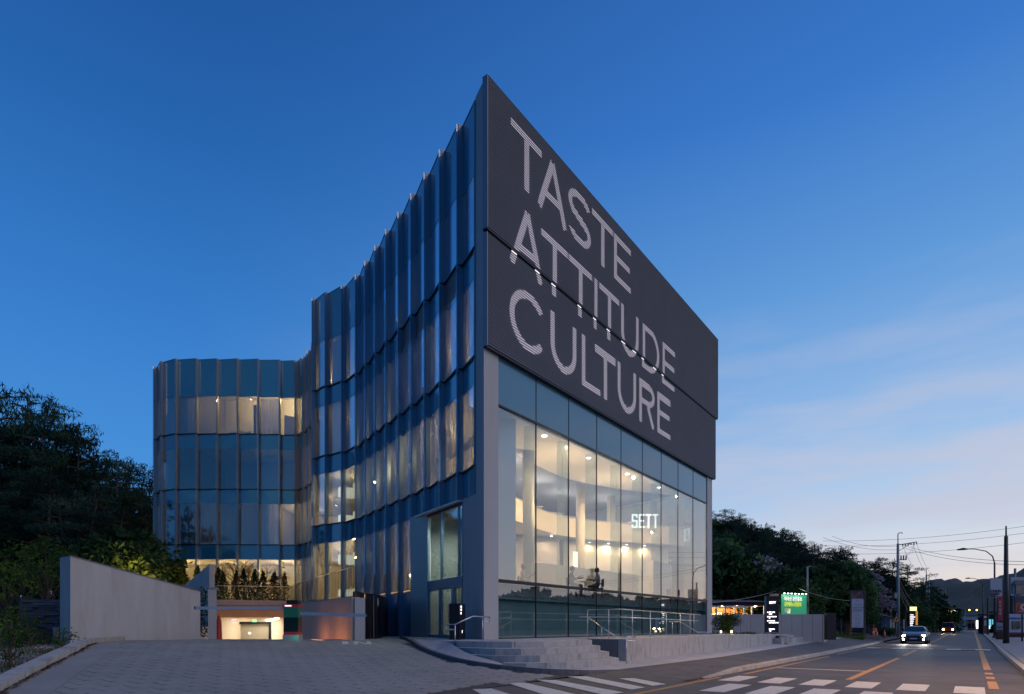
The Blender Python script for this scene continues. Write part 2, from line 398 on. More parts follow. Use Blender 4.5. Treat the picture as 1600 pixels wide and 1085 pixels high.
# asphalt mouth of the driveway
b = MB(); nn = 20
for i in range(nn):
    s0, s1 = -14 + i * 1.5, -12.5 + i * 1.5
    for t0, t1 in ((-6.15, -7.2), (-7.2, -8.2)):
        q = [ST(s0, t0), ST(s1, t0), ST(s1, t1), ST(s0, t1)]
        b.quad(*[(x, y, surf(x, y) if abs(tt + 6.15) > .01 else roadz(0)) for (x, y), tt in zip(q, (t0, t0, t1, t1))])
mouth = struct(b.build('driveway_mouth', M['asphalt']))

def mark(name, corners, m, parent, dz=.005, cat=None):
    b = MB(); b.quad(*[(x, y, surf(x, y) + dz) for x, y in corners]); return b.build(name, m, parent)
def stm(name, s0, s1, t0, t1, m, dz=.005):
    b = MB(); n = max(1, int((s1 - s0) / 5)); 
    for i in range(n):
        a, c = lerp(s0, s1, i / n), lerp(s0, s1, (i + 1) / n)
        b.quad((*ST(a, t0), roadz(a) + dz), (*ST(a, t1), roadz(a) + dz), (*ST(c, t1), roadz(c) + dz), (*ST(c, t0), roadz(c) + dz))
    return b.build(name, m, road)
for i, tc_ in enumerate((-5.35, -4.29, -3.27, -2.22, -1.15, -.05)): stm('crosswalk_stripe', 16.9, 18.85, tc_ - .29, tc_ + .29, M['white_paint'])
for i, tc_ in enumerate((-4.78, -3.75, -2.75, -1.7, -.65)): stm('crosswalk_stripe', 13.9, 16.1, tc_ - .29, tc_ + .29, M['white_paint'])
stm('stop_line', 23.2, 23.42, -5.6, -2.85, M['white_paint'])
stm('centre_line', 19.3, 45.5, -2.86, -2.68, M['yellow_paint'])
stm('centre_line', 52, 400, -2.86, -2.68, M['yellow_paint'])
stm('edge_line', 19.6, 140, -5.78, -5.62, M['yellow_paint'])
stm('edge_line', -8, 18, -6.0, -5.86, M['yellow_paint'])
stm('edge_line', 26.5, 200, .32, .52, M['yellow_paint'])
for s0, s1 in ((18.5, 21), (22.0, 22.9), (24.0, 24.9)): stm('edge_line', s0, s1, .32, .52, M['yellow_paint'])
k = 0; t_ = -5.6
while t_ < .3:
    stm('hump_stripe', 45.8, 46.9 if k % 2 else 47.4, t_, t_ + .72, M['white_paint'] if k % 2 == 0 or k in (3,) else M['yellow_paint'], dz=.03)
    t_ += .72; k += 1
b = MB()
b.add([(*ST(45.2, -6.1), .04 + .0), (*ST(45.2, 1.2), .04), (*ST(46.6, 1.2), .07), (*ST(46.6, -6.1), .07), (*ST(48.2, 1.2), .05), (*ST(48.2, -6.1), .05)], [(0, 1, 2, 3), (3, 2, 4, 5)])
stm('dark_patch', 33, 38, -6.1, 1.2, mat('asphalt_patch', (.055, .052, .06), .6, var=.25, vscale=1.5, bump=.2, bscale=80, spec=.3), dz=.003)
# stripes across the driveway mouth
for q in ([(887, 1058), (915, 1057.5), (1008, 1075), (987, 1078.5)], [(967, 1061), (990, 1060.5), (1041, 1070), (1020, 1072.5)],
          [(838, 1063), (868, 1063.5), (975, 1083), (945, 1087)], [(792, 1068), (820, 1067.5), (905, 1087), (865, 1091)],
          [(738, 1078), (768, 1077), (815, 1091), (770, 1096)]):
    pts = []
    for px, py in q:
        dd = 14.0
        for _ in range(30):
            x = (px - 800) * dd / F; dd = .5 * dd + .5 * (CAMZ - surf(x, dd)) * F / (py - HZ)
        pts.append(((px - 800) * dd / F, dd))
    mark('crosswalk_stripe', pts, M['white_paint'], mouth, .012)

# kerb curve of the apron, in plan (x, y)
def onsurf(px, py, zz=None):
    dd = 16.0
    for _ in range(60):
        x = (px - 800) * dd / F; z = surf(x, dd) if zz is None else zz
        dd = .5 * dd + .5 * (CAMZ - z) * F / (py - HZ)
    return ((px - 800) * dd / F, dd)
KC = [(636, 1001.8), (646, 1005.5), (660, 1014.5), (682, 1024), (721, 1035.5), (770, 1044), (819, 1049.5), (870, 1052.5), (915, 1052.5)]
KC = [onsurf(*p) for p in KC]
KC[0] = G(628, 24.0)
KC += [ST(16.2, -8.42)]
def smooth(pts, n=4):
    out = []
    for i in range(len(pts) - 1):
        p0, p1, p2, p3 = pts[max(i - 1, 0)], pts[i], pts[i + 1], pts[min(i + 2, len(pts) - 1)]
        for k in range(n):
            t = k / n
            out.append(tuple(.5 * (2 * p1[a] + (p2[a] - p0[a]) * t + (2 * p0[a] - 5 * p1[a] + 4 * p2[a] - p3[a]) * t * t + (3 * p1[a] - p0[a] - 3 * p2[a] + p3[a]) * t ** 3) for a in range(len(p1))))
    out.append(tuple(pts[-1])); return out
KS = smooth(KC, 4)
def kz(i): x, y = KS[i]; return surf(x, y) + (.11 if i < len(KS) - 6 else .11 * (len(KS) - 1 - i) / 6 + .012)
PLT = -9.7      # plinth front offset from the road frame
def apz(s_): return .33 + .009 * max(0, s_ - 19)          # apron level along the plinth
# inner edge (x, y, z): stair ends, plinth foot
INN = [(*G(636, 25.0), 1.0), (*G(672, 21.5), 1.035), (*G(700, 19.0), 1.035), (*G(710, 18.3), .92), (*G(731, 17.35), .72), (*G(785, 16.5), .50), (*G(815, 16.3), .36), (*G(880, 16.7), .335), (*G(967, 19.1), .33)]
IS = [tuple(p) for p in INN]
def resample(pts, n):
    L = [0]
    for i in range(1, len(pts)): L.append(L[-1] + math.dist(pts[i][:2], pts[i - 1][:2]))
    out = []
    for k in range(n):
        t = L[-1] * k / (n - 1); i = 1
        while i < len(L) - 1 and L[i] < t: i += 1
        u = (t - L[i - 1]) / max(1e-9, L[i] - L[i - 1]); out.append(lp(pts[i - 1], pts[i], u))
    return out
KO = [(KS[i][0], KS[i][1], kz(i)) for i in range(len(KS))]
nA = 30
A1, A2 = resample(KO, nA), resample(IS, nA)
b = MB(); rows = 6; v = []
for i in range(nA):
    for j in range(rows + 1):
        u = j / rows; v.append(tuple(lerp(A1[i][k], A2[i][k], u) for k in range(2)) + (lerp(A1[i][2], A2[i][2], u ** 1.2),))
f = [(i * (rows + 1) + j, (i + 1) * (rows + 1) + j, (i + 1) * (rows + 1) + j + 1, i * (rows + 1) + j + 1) for i in range(nA - 1) for j in range(rows)]
b.add(v, f)
# continuing light strip along the plinth
A1e = ST(16.5, -6.62)
def light_t(s_): return -8.42
n2 = 24; v = []
for i in range(n2 + 1):
    s_ = 16.2 + 45 * i / n2
    zi = apz(s_)
    tin = PLT if s_ < 52 else -11.5
    inn_ = (*G(967, 19.1), .33) if i == 0 else (*ST(s_ + .8 * (i == 1), tin - .3), zi)
    v += [(*ST(s_, light_t(s_)), .215 + .012 * max(0, s_ - 26)), inn_]
b2 = MB(); b2.add(v, [(2 * i, 2 * i + 2, 2 * i + 3, 2 * i + 1) for i in range(n2)])
b.add(b2.v, b2.f)
apron = struct(b.build('pavement_apron', M['light_stone'], smooth=True))
# apron kerb face
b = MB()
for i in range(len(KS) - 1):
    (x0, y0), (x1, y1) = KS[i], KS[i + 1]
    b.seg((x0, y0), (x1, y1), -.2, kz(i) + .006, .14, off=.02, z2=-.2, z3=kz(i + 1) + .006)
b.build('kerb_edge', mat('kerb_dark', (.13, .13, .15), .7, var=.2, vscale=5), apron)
# dark footway between light strip and kerb
b = MB(); v = []
for i in range(n2 + 1):
    s_ = 15.3 + 46 * i / n2
    rise = min(1, max(0, (s_ - 17.5) / 3.6))
    v += [(*ST(s_, -6.33), roadz(s_) + .012 + .135 * rise), (*ST(s_, light_t(s_) - .02), .215 + .012 * max(0, s_ - 26) - .006)]
b.add(v, [(2 * i, 2 * i + 2, 2 * i + 3, 2 * i + 1) for i in range(n2)])
walk = struct(b.build('footway', M['asphalt_walk'], smooth=True))
# kerb stones, each a piece
def kerb_run(s0, s1, t0, t1, rise_from=None, parent=None, ln=1.0, h=.15):
    s_ = s0
    while s_ < s1:
        a, c = s_ + .008, s_ + ln - .008
        def hh(q): return roadz(q) + (h * min(1, max(0.08, (q - rise_from[0]) / rise_from[1])) if rise_from else h)
        b = MB(); P = [ST(a, t0), ST(c, t0), ST(c, t1), ST(a, t1)]
        za, zc = hh(a), hh(c)
        vv = [(x, y, -.1) for x, y in P] + [(P[0][0], P[0][1], za), (P[1][0], P[1][1], zc), (P[2][0], P[2][1], zc - (.02 if t1 > t0 else 0)), (P[3][0], P[3][1], za - (.02 if t1 > t0 else 0))]
        b.add(vv, [(4, 5, 6, 7), (0, 1, 5, 4), (1, 2, 6, 5), (2, 3, 7, 6), (3, 0, 4, 7), (0, 3, 2, 1)])
        b.build('kerb_stone', M['kerb'], parent); s_ += ln
kerb_run(17.5, 61, -6.33, -6.12, (17.5, 3.2), walk)
# right footway
rw = struct(strip(1.5, 7, -60, 440, lambda q: roadz(q) + .15, lambda q: roadz(q) + .15).build('right_footway', mat('footway_slabs', (.30, .29, .29), .8, var=.15, vscale=2.5, bump=.15, bscale=50, dirt=(.2, .19, .18), dscale=1)))
kerb_run(6, 110, 1.28, 1.5, None, rw)
struct(strip(7, 90, -90, 440, lambda q: roadz(q) + .16, lambda q: roadz(q) + .16).build('right_roadside', mat('dark_verge', (.035, .04, .03), .95, var=.3, vscale=.5)))
lw = struct(strip(-70, -6.15, 61.5, 440, lambda q: .42, lambda q: roadz(q) + .12).build('left_roadside', M['asphalt_walk']))
b = MB(); b.prism([ST(22, -30), ST(62, -16), ST(62, -6.4), ST(52, -11.4), ST(46, -14)], -.5, .72)
struct(b.build('forecourt', M['asphalt_walk']))

# ------------------------------------------------------------------ driveway of interlocking pavers
LK = [onsurf(px, py) for px, py in ((-60, 1118), (0, 1085), (50, 1057), (100, 1030.5), (130, 1016))] + [G(158, 18.3), G(196, 21.0)]
drive_poly = LK + [G(330, 23.6), (-11.9, 23.3), (-6.9, 23.3), (-5.6, 24.5), G(628, 24.5)] + [tuple(p[:2]) for p in KS if p[0] * NR.x + p[1] * NR.y < -8.2] + [ST(8, -8.2), ST(-6, -8.2), (-9.5, 5.5)]
import bmesh
bm = bmesh.new()
vs = [bm.verts.new((x, y, 0)) for x, y in drive_poly]; fc = bm.faces.new(vs); bmesh.ops.triangulate(bm, faces=[fc])
for _ in range(14):
    # slice along the slope break so the sheet follows the surface
    pass
for tt in (-16.9, -17.1):
    p = Vector((*ST(0, tt), 0)); bmesh.ops.bisect_plane(bm, geom=bm.verts[:] + bm.edges[:] + bm.faces[:], plane_co=p, plane_no=Vector((NR.x, NR.y, 0)))
for vv in bm.verts: vv.co.z = surf(vv.co.x, vv.co.y) - .004
me = bpy.data.meshes.new('driveway'); bm.to_mesh(me); bm.free(); me.materials.append(M['joint'])
drive = struct(link('driveway', me))
def inside(p, poly):
    c = False; n = len(poly); x, y = p
    for i in range(n):
        x0, y0 = poly[i]; x1, y1 = poly[(i + 1) % n]
        if (y0 > y) != (y1 > y) and x < (x1 - x0) * (y - y0) / (y1 - y0) + x0: c = not c
    return c
# pavers: 0.6 x 0.3 slabs in running bond with a little notch gap
PW, PL = .5, .36
cells = []
ang = math.atan2(UR.y, UR.x) + .12
ca, sa = math.cos(ang), math.sin(ang)
for i in range(-60, 80):
    for j in range(-70, 90):
        lx, ly = (i + .5 * (j % 2)) * PW, j * PL
        x, y = lx * ca - ly * sa - 3, lx * sa + ly * ca + 14
        if y < 6 or y > 24: continue
        cs = [(x + (a * ca - c * sa), y + (a * sa + c * ca)) for a, c in ((-PW / 2, -PL / 2), (PW / 2, -PL / 2), (PW / 2, PL / 2), (-PW / 2, PL / 2))]
        if not all(inside(q, drive_poly) for q in cs): continue
        px = 800 + F * x / y; py = HZ + F * (CAMZ - surf(x, y)) / y
        cells.append((y, x, px, py))
cells.sort()
vis = [c for c in cells if -20 < c[2] < 1620 and c[3] < 1095]
rest = [c for c in cells if c not in set(vis[:300])]
gap = .008
def paver_mb(b, x, y, rz, tilt, dz):
    hw, hl = PW / 2 - gap, PL / 2 - gap; c_, s_ = math.cos(ang + rz), math.sin(ang + rz); ch = .09
    out = [(-hw + ch, -hl), (hw - ch * .2, -hl), (hw, -hl + ch * .4), (hw, hl), (-hw, hl), (-hw, -hl + ch)]
    P = [(x + a * c_ - e * s_, y + a * s_ + e * c_) for a, e in out]
    n = len(P)
    top = [(p[0], p[1], surf(*p) + .012 + dz + tilt * (p[0] - x)) for p in P]; bot = [(p[0], p[1], surf(*p) - .02) for p in P]
    b.add(top + bot, [tuple(range(n))] + [(n + k, n + (k + 1) % n, (k + 1) % n, k) for k in range(n)])
rp_ = random.Random(3)
for (y, x, px, py) in vis[:300]:
    b = MB(); paver_mb(b, x, y, rp_.uniform(-.012, .012), rp_.uniform(-.004, .004), rp_.uniform(0, .003)); b.build('paver', M['paver'], drive)
b = MB()
for (y, x, px, py) in rest: paver_mb(b, x, y, rp_.uniform(-.012, .012), rp_.uniform(-.004, .004), rp_.uniform(0, .003))
stuff(b.build('pavers', M['paver'], drive))
# painted IN near the crest
for polys in ([[(535, 1008.2), (545, 1008.2), (543.5, 1003.4), (534, 1003.4)]], [[(553, 1008.2), (560, 1008.2), (558.5, 1003.4), (552, 1003.4)], [(575, 1008.2), (581.5, 1008.2), (578, 1003.4), (571.5, 1003.4)], [(571, 1008.2), (578, 1008.2), (558.5, 1003.4), (552.5, 1003.4)]]):
    b = MB()
    for k, pl_ in enumerate(polys):
        n_ = 6
        for r_ in range(n_):
            u0, u1 = r_ / n_, (r_ + 1) / n_; q_ = [lp(pl_[0], pl_[3], u0), lp(pl_[1], pl_[2], u0), lp(pl_[1], pl_[2], u1), lp(pl_[0], pl_[3], u1)]
            pp = [onsurf(*q) for q in q_]; b.quad(*[(x, y, surf(x, y) + .024 + .002 * k) for x, y in pp])
    b.build('painted_letter', M['white_paint'], drive)
# left kerb stones
LKs = resample([(*p, 0) for p in LK], 17)
for i in range(len(LKs) - 1):
    a, c = LKs[i], LKs[i + 1]; a2, c2 = lp(a, c, .012), lp(a, c, .988)
    b = MB(); b.seg(a2[:2], c2[:2], -.2, surf(*a2[:2]) + .15, .26, off=-.13, z3=surf(*c2[:2]) + .15); b.build('kerb_stone', M['kerb'], drive)
b = MB()
for i in range(len(LKs) - 1):
    a, c = LKs[i], LKs[i + 1]; ux_, uy_ = c[0] - a[0], c[1] - a[1]; L_ = math.hypot(ux_, uy_); nx_, ny_ = uy_ / L_, -ux_ / L_; w_0 = .62
    q = [a[:2], c[:2], (c[0] + nx_ * w_0, c[1] + ny_ * w_0), (a[0] + nx_ * w_0, a[1] + ny_ * w_0)]
    b.quad(*[(x, y, surf(x, y) + .022) for x, y in q])
b.build('gutter_strip', M['paver'], drive)
# fallen leaves along that kerb
b = MB(); rl = random.Random(5)
for i in range(500):
    u = rl.random() * (len(LKs) - 6) ; k = int(u); a = lp(LKs[k], LKs[k + 1], u - k); w = abs(rl.gauss(0, .09)) + .02
    x, y = a[0] + w * .75, a[1] - w * .5 + .0; z = surf(x, y) + .034; sz = rl.uniform(.02, .045); an = rl.random() * 6.28
    b.add([(x + sz * math.cos(an + q) * (1 if q % 3.1 < 1.5 else .6), y + sz * math.sin(an + q), z + rl.uniform(0, .02)) for q in (0, 1.57, 3.14, 4.71)], [(0, 1, 2, 3)])
stuff(b.build('fallen_leaves', mat('dry_leaves', (.09, .035, .02), .8, var=.4, vscale=8)))

# left soil bank
def soilz(x, y): return min(.86, .25 + .03 * y) + .04 * mnoise.noise(Vector((x * .7, y * .7, 0)))
b = MB(); nx, ny = 44, 50; v = []
for i in range(nx + 1):
    for j in range(ny + 1):
        y = 4 + 42 * (j / ny) ** 1.3
        # right boundary follows the kerb then the wall back
        xr = None
        for k in range(len(LK) - 1):
            if LK[k][1] <= y <= LK[k + 1][1]: xr = lerp(LK[k][0], LK[k + 1][0], (y - LK[k][1]) / (LK[k + 1][1] - LK[k][1])) - .2
        if xr is None: xr = LK[0][0] - .3 if y < LK[0][1] else -13.4 - .45 * (y - 21)
        x = xr - 60 * (i / nx) ** 2
        v.append((x, y, soilz(x, y) + .35 * max(0, (y - 24)) * .12))
b.add(v, [(i * (ny + 1) + j, (i + 1) * (ny + 1) + j, (i + 1) * (ny + 1) + j + 1, i * (ny + 1) + j + 1) for i in range(nx) for j in range(ny)])
struct(b.build('soil_bank', M['soil'], smooth=True))
# loose stones and grass on it
b = MB(); rs_ = random.Random(11); g = MB()
def bank_point(r):
    y = 8.5 + 14 * r.random() ** .8; px = r.uniform(-30, 160); x = (px - 800) * y / F
    for k in range(len(LK) - 1):
        if LK[k][1] <= y <= LK[k + 1][1] and x > lerp(LK[k][0], LK[k + 1][0], (y - LK[k][1]) / (LK[k + 1][1] - LK[k][1])) - .35: return None
    return x, y
for i in range(1500):
    p = bank_point(rs_)
    if not p: continue
    x, y = p
    if mnoise.noise(Vector((x * .8, y * .8, 3))) < -.15: continue
    s_ = rs_.uniform(.015, .05) * (1.6 if rs_.random() < .06 else 1); z = soilz(x, y)
    vv = [(x + s_ * rs_.uniform(.6, 1.2) * dx, y + s_ * rs_.uniform(.6, 1.2) * dy, z + s_ * rs_.uniform(.3, .7) * dz + s_ * .2) for dx, dy, dz in ((1, 0, 0), (0, 1, 0), (-1, 0, 0), (0, -1, 0), (0, 0, 1), (0, 0, -1))]
    b.add(vv, [(0, 1, 4), (1, 2, 4), (2, 3, 4), (3, 0, 4), (1, 0, 5), (2, 1, 5), (3, 2, 5), (0, 3, 5)])
stuff(b.build('loose_gravel', M['stone']))
for i in range(5200):
    p = bank_point(rs_)
    if not p: continue
    x, y = p
    if mnoise.noise(Vector((x * .8, y * .8, 3))) > .12: continue
    z = soilz(x, y) - .01; h = rs_.uniform(.04, .14); an = rs_.random() * 6.28; w = .008
    b_ = (math.cos(an) * w, math.sin(an) * w); l_ = (rs_.uniform(-.5, .5) * h, rs_.uniform(-.5, .5) * h)
    g.add([(x - b_[0], y - b_[1], z), (x + b_[0], y + b_[1], z), (x + l_[0], y + l_[1], z + h)], [(0, 1, 2)])
stuff(g.build('grass', M['grass']))
# ------------------------------------------------------------------ the glass building
UF = (.5992, .8006); NF = (.8006, -.5992)      # street facade direction, outward normal
C0 = (-.977, 21.09)
def FP(L, o=0.0): return (C0[0] + UF[0] * L + NF[0] * o, C0[1] + UF[1] * L + NF[1] * o)
RF = math.atan2(UF[1], UF[0])
LW = (-.435, .90)
P0 = (C0[0] + LW[0] * .76, C0[1] + LW[1] * .76)
PATH = [P0, (-2.02, 22.83), (-2.82, 24.05), (-3.60, 25.27), (-4.36, 26.48), (-5.14, 27.68), (-5.95, 28.88), (-6.74, 30.1), (-7.54, 31.35), (-8.35, 32.6),
        (-9.40, 33.65), (-10.5, 34.28), (-11.45, 34.95), (-11.85, 36.3), (-12.22, 37.7), (-12.7, 39.1), (-13.25, 40.35), (-13.93, 41.5), (-14.6, 42.45), (-15.35, 43.1),
        (-16.43, 43.0), (-17.88, 42.85), (-19.31, 42.8), (-20.76, 42.8), (-22.2, 42.78), (-23.67, 42.8), (-24.95, 43.2), (-25.95, 44.1), (-26.5, 45.5), (-26.7, 47.0)]
TOP = 20.33
bld = thing('glass_building', 'corner building of pleated blue glass with a dark louvred sign box over a lit showroom', 'building', (0, 34, 1.0))
def bb(name, m, b, smooth=False): return b.build(name, m, bld, smooth)

FA = F and (PATH[0], FP(23.5), (4.0, 49.5), (-26.0, 50.5))
inset = []
for i, p in enumerate(PATH):
    a, c = PATH[max(0, i - 1)], PATH[min(len(PATH) - 1, i + 1)]
    ux, uy = c[0] - a[0], c[1] - a[1]; L = math.hypot(ux, uy); inset.append((p[0] + uy / L * .30, p[1] - ux / L * .30))
foot = inset + [(-26.0, 50.5), (4.0, 49.5), FP(23.3, -.3), FP(.3, -.3)]
# walls behind (unseen sides) closed with plain concrete
b = MB(); b.seg((-26.4, 47), (-26.2, 50.6), 1, TOP, .3); b.seg((-26.2, 50.6), (-9.5, 50.2), 1, TOP, .3); b.seg(FP(23.35), (4.2, 49.6), 1, TOP - .2, .3)
b.seg((-9.5, 50.2), (4.2, 49.6), 9.5, TOP, .3); b.seg((-9.5, 50.2), (4.2, 49.6), 1, 7.45, .3)
bb('rear_wall', M['concrete_col'], b)
b = MB(); b.prism(foot, TOP - .35, TOP - .12); bb('roof', M['concrete_col'], b)
for z in (15.05, 11.15): b = MB(); b.prism(foot, z - .28, z); bb('floor_slab', M['dim_wall'], b)
for z in (19.0, 14.12, 10.28): b = MB(); b.prism(foot, z - .0, z + .06); bb('ceiling', M['ceiling'], b)

# inner wall line separating the side rooms from the showroom
IW = [(-.35, 24.2), (-1.4, 28.4), (-4.0, 33.0), (-6.5, 38.5), (-9.2, 43.5), (-12.5, 48.4), (-26, 48.6)]
b = MB()
for i in range(len(IW) - 1): b.seg(IW[i], IW[i + 1], 1.0, 10.28, .2)
bb('inner_wall', M['cream'], b)
side_poly = inset[1:] + [(-26, 48.5)] + IW[::-1][1:]
b = MB(); b.prism(side_poly, 7.0, 7.25); bb('floor_slab', M['dim_wall'], b)
b = MB(); b.prism(side_poly, 6.3, 6.36); bb('ceiling', M['ceiling'], b)
b = MB(); b.prism(inset[6:] + [(-26, 48.5)] + IW[::-1][1:-2], 2.8, 3.05); bb('floor_slab', M['floor_in'], b)
# upper rooms inner wall
IU = [(3.5, 29.5), (0.5, 34.5), (-2.8, 38.5), (-6.5, 42), (-9.6, 46.5), (-26, 47.5)]
for z0, z1 in ((11.15, 14.12), (15.05, 19.0)):
    b = MB()
    for i in range(len(IU) - 1): b.seg(IU[i], IU[i + 1], z0, z1, .2)
    bb('inner_wall', M['cream'], b)

# level bands: (bottom, top, kind)
LEV = [(17.75, TOP, 's'), (15.09, 17.72, 'v3'), (14.05, 15.03, 's'), (11.19, 14.02, 'v2'), (10.2, 11.13, 's'), (7.29, 10.17, 'v1'), (6.25, 7.23, 's')]
TR = [15.06, 11.16, 7.26]
rb = random.Random(4)
NB = len(PATH) - 1
def bay_geo(i):
    p, q = PATH[i], PATH[i + 1]; ux, uy = q[0] - p[0], q[1] - p[1]; L = math.hypot(ux, uy); nx, ny = uy / L, -ux / L
    return p, (q[0] + nx * .20, q[1] + ny * .20), q, (nx, ny)
vent_bays = {(1, 14.05), (3, 14.05), (4, 14.05), (18, 10.2)}
# which panes have a drawn blind behind: by level
def blind(i, k):
    if k == 'v3': return i in (0, 1, 11, 12, 10, 22 - 2 - 0, 24, 25, 26) or i in (24, 25, 26, 27) or i < 3
    if k == 'v2': return i in (0, 1, 3, 4) or i in (9, 10)
    if k == 'v1': return i in (20, 21, 22, 23, 24, 25, 26)
    return False
for i in range(NB):
    p, e, q, nn_ = bay_geo(i)
    for z0, z1, k in LEV:
        if i <= 2 and z1 < 7.3: pass
        if (i, z0) in vent_bays:
            b = MB(); b.seg(p, e, z0, z1, .03, off=.12); bb('vent_back', M['black'], b)
            for s_ in range(9):
                z = z0 + .06 + s_ * (z1 - z0 - .1) / 8.4; b = MB(); b.seg(p, e, z, z + .035, .09, off=.02); bb('vent_slat', M['cap_metal'], b)
            continue
        b = MB(); b.seg(p, e, z0, z1, .024)
        if k == 's': bb('spandrel_panel', M['spandrel'], b)
        else:
            bb('window_pane', M['glass'], b)
            if blind(i, k):
                b = MB(); n = 14
                v = []
                for s_ in range(n + 1):
                    x, y = lerp(p[0], e[0], s_ / n), lerp(p[1], e[1], s_ / n); w = .32 + (.03 if s_ % 2 else 0)
                    v += [(x + nn_[0] * w, y + nn_[1] * w, z0), (x + nn_[0] * w, y + nn_[1] * w, z1)]
                b.add(v, [(2 * s_, 2 * s_ + 2, 2 * s_ + 3, 2 * s_ + 1) for s_ in range(n)]); bb('curtain', M['curtain'], b)
    # lowest storey
    if i >= 11: z0, z1 = 3.02, 6.22
    elif i >= 4: z0, z1 = 3.1, 6.22
    else: z0 = None
    if i == 3:
        pass
    if z0:
        b = MB(); b.seg(p, e, z0, z1, .024); bb('window_pane', M['glass'], b)
        if i < 11:
            b = MB(); b.seg(p, e, .9, 3.04, .05); bb('base_panel', M['mullion_blue'], b)
        else:
            b = MB(); b.seg(p, e, 2.6, 2.99, .05); bb('base_panel', M['mullion'], b)
    # pleat return: metal post plus projecting glass blade
    zb = .95 if 4 <= i < 11 else (2.6 if i >= 11 else 6.25)
    mm = M['mullion'] if i > 10 else M['mullion_blue']
    # outward push of the blade
    ox, oy = -nn_[0], -nn_[1]
    b = MB(); b.seg(e, q, zb, TOP, .07); bb('pleat_return', mm, b)
    b = MB(); b.seg((q[0] + ox * .012, q[1] + oy * .012), (q[0] + ox * .09, q[1] + oy * .09), zb, TOP + .01, .02); bb('glass_blade', M['fin'], b)
    b = MB(); b.seg((q[0] - .01, q[1]), (q[0] + .01, q[1] + .001), zb, TOP, .09); 
    # small posts at the near edge of the pane
    b = MB(); b.seg(lp(p, e, .0), lp(p, e, .045), zb, TOP + .01, .09, off=.0); bb('mullion', mm, b)
for z in TR:
    b = MB()
    for i in range(NB):
        p, e, q, _ = bay_geo(i); b.seg(p, e, z - .028, z + .028, .13, off=-.02); b.seg(e, q, z - .026, z + .026, .13)
    bb('floor_trim', M['dark_metal'], b)
b = MB()
for i in range(NB):
    p, e, q, _ = bay_geo(i); b.seg(p, e, TOP + .002, TOP + .03, .06, off=.0); b.seg(e, q, TOP + .004, TOP + .028, .09)
bb('parapet_cap', M['cap_metal'], b)
for z in (17.735, 14.035, 10.185, 6.235):
    for i in range(NB):
        p, e, q, _ = bay_geo(i)
        if z < 7 and i < 4: continue
        b = MB(); b.seg(p, e, z - .014, z + .014, .045); bb('glazing_bar', M['mullion_blue'], b)

# corner column: one concrete leg
def poly_col(L0, L1, depth, z0, z1, m, name):
    b = MB(); b.prism([FP(L0), FP(L1), FP(L1, -depth), FP(L0, -depth)], z0, z1); bb(name, m, b)
b = MB(); b.prism([C0, FP(.82), (FP(.82)[0] - .75, FP(.82)[1] + .9), (P0[0] + .35, P0[1] + .2), P0], 6.3, 20.45); bb('corner_column', M['concrete_col'], b)
PA = (C0[0] + LW[0] * 2.0, C0[1] + LW[1] * 2.0)
b = MB(); b.prism([C0, FP(.82), (FP(.82)[0] - .7, FP(.82)[1] + .9), (PA[0] + .5, PA[1] + .35), PA], 1.0, 6.3); bb('corner_column', M['concrete_col'], b)
b = MB(); b.seg((P0[0], P0[1]), (PA[0], PA[1]), 6.3, 7.2, .1, off=.1); bb('base_panel', M['concrete_col'], b)
poly_col(22.66, 23.55, .8, .8, 11.2, M['concrete_col'], 'end_column')
# ---- street facade glazing
NPAN = 9; GL0, GL1 = .83, 22.66; dW = (GL1 - GL0) / NPAN
for i in range(NPAN):
    a, c = GL0 + i * dW + .012, GL0 + (i + 1) * dW - .012
    for z0, z1, m, nm in ((9.46, 11.2, 'spandrel_street', 'spandrel_panel'), (3.2, 9.40, 'glass_street', 'window_pane'), (1.08, 3.08, 'glass_street', 'window_pane')):
        b = MB(); b.seg(FP(a, -.06), FP(c, -.06), z0, z1, .03); bb(nm, M[m], b)
    if i:
        b = MB(); b.seg(FP(GL0 + i * dW - .02, -.055), FP(GL0 + i * dW + .02, -.055), 1.05, 11.2, .05); bb('mullion', M['dark_metal'], b)
        b = MB(); b.seg(FP(GL0 + i * dW, -.14), FP(GL0 + i * dW + .001, -.62), 3.15, 9.4, .04); bb('glass_fin', M['fin_clear'], b)
for z0, z1, nm in ((9.40, 9.46, 'transom'), (3.08, 3.2, 'transom'), (1.04, 1.08, 'sill')):
    b = MB(); b.seg(FP(GL0, -.05), FP(GL1, -.05), z0, z1, .12); bb(nm, M['dark_metal'], b)
b = MB(); b.seg(FP(GL0, -.22), FP(GL1, -.22), 2.62, 3.07, .03); bb('slab_edge', mat('slab_edge', (.16, .22, .25), .5), b)
b = MB(); b.seg(FP(GL0, -.38), FP(GL1, -.38), 1.04, 2.62, .06); bb('basement_wall', M['basement'], b)
b = MB(); b.prism([FP(GL0, -.15), FP(GL1, -.15), FP(GL1, -1.1), FP(GL0, -1.1)], 2.5, 2.6); bb('basement_ceiling', M['basement'], b)

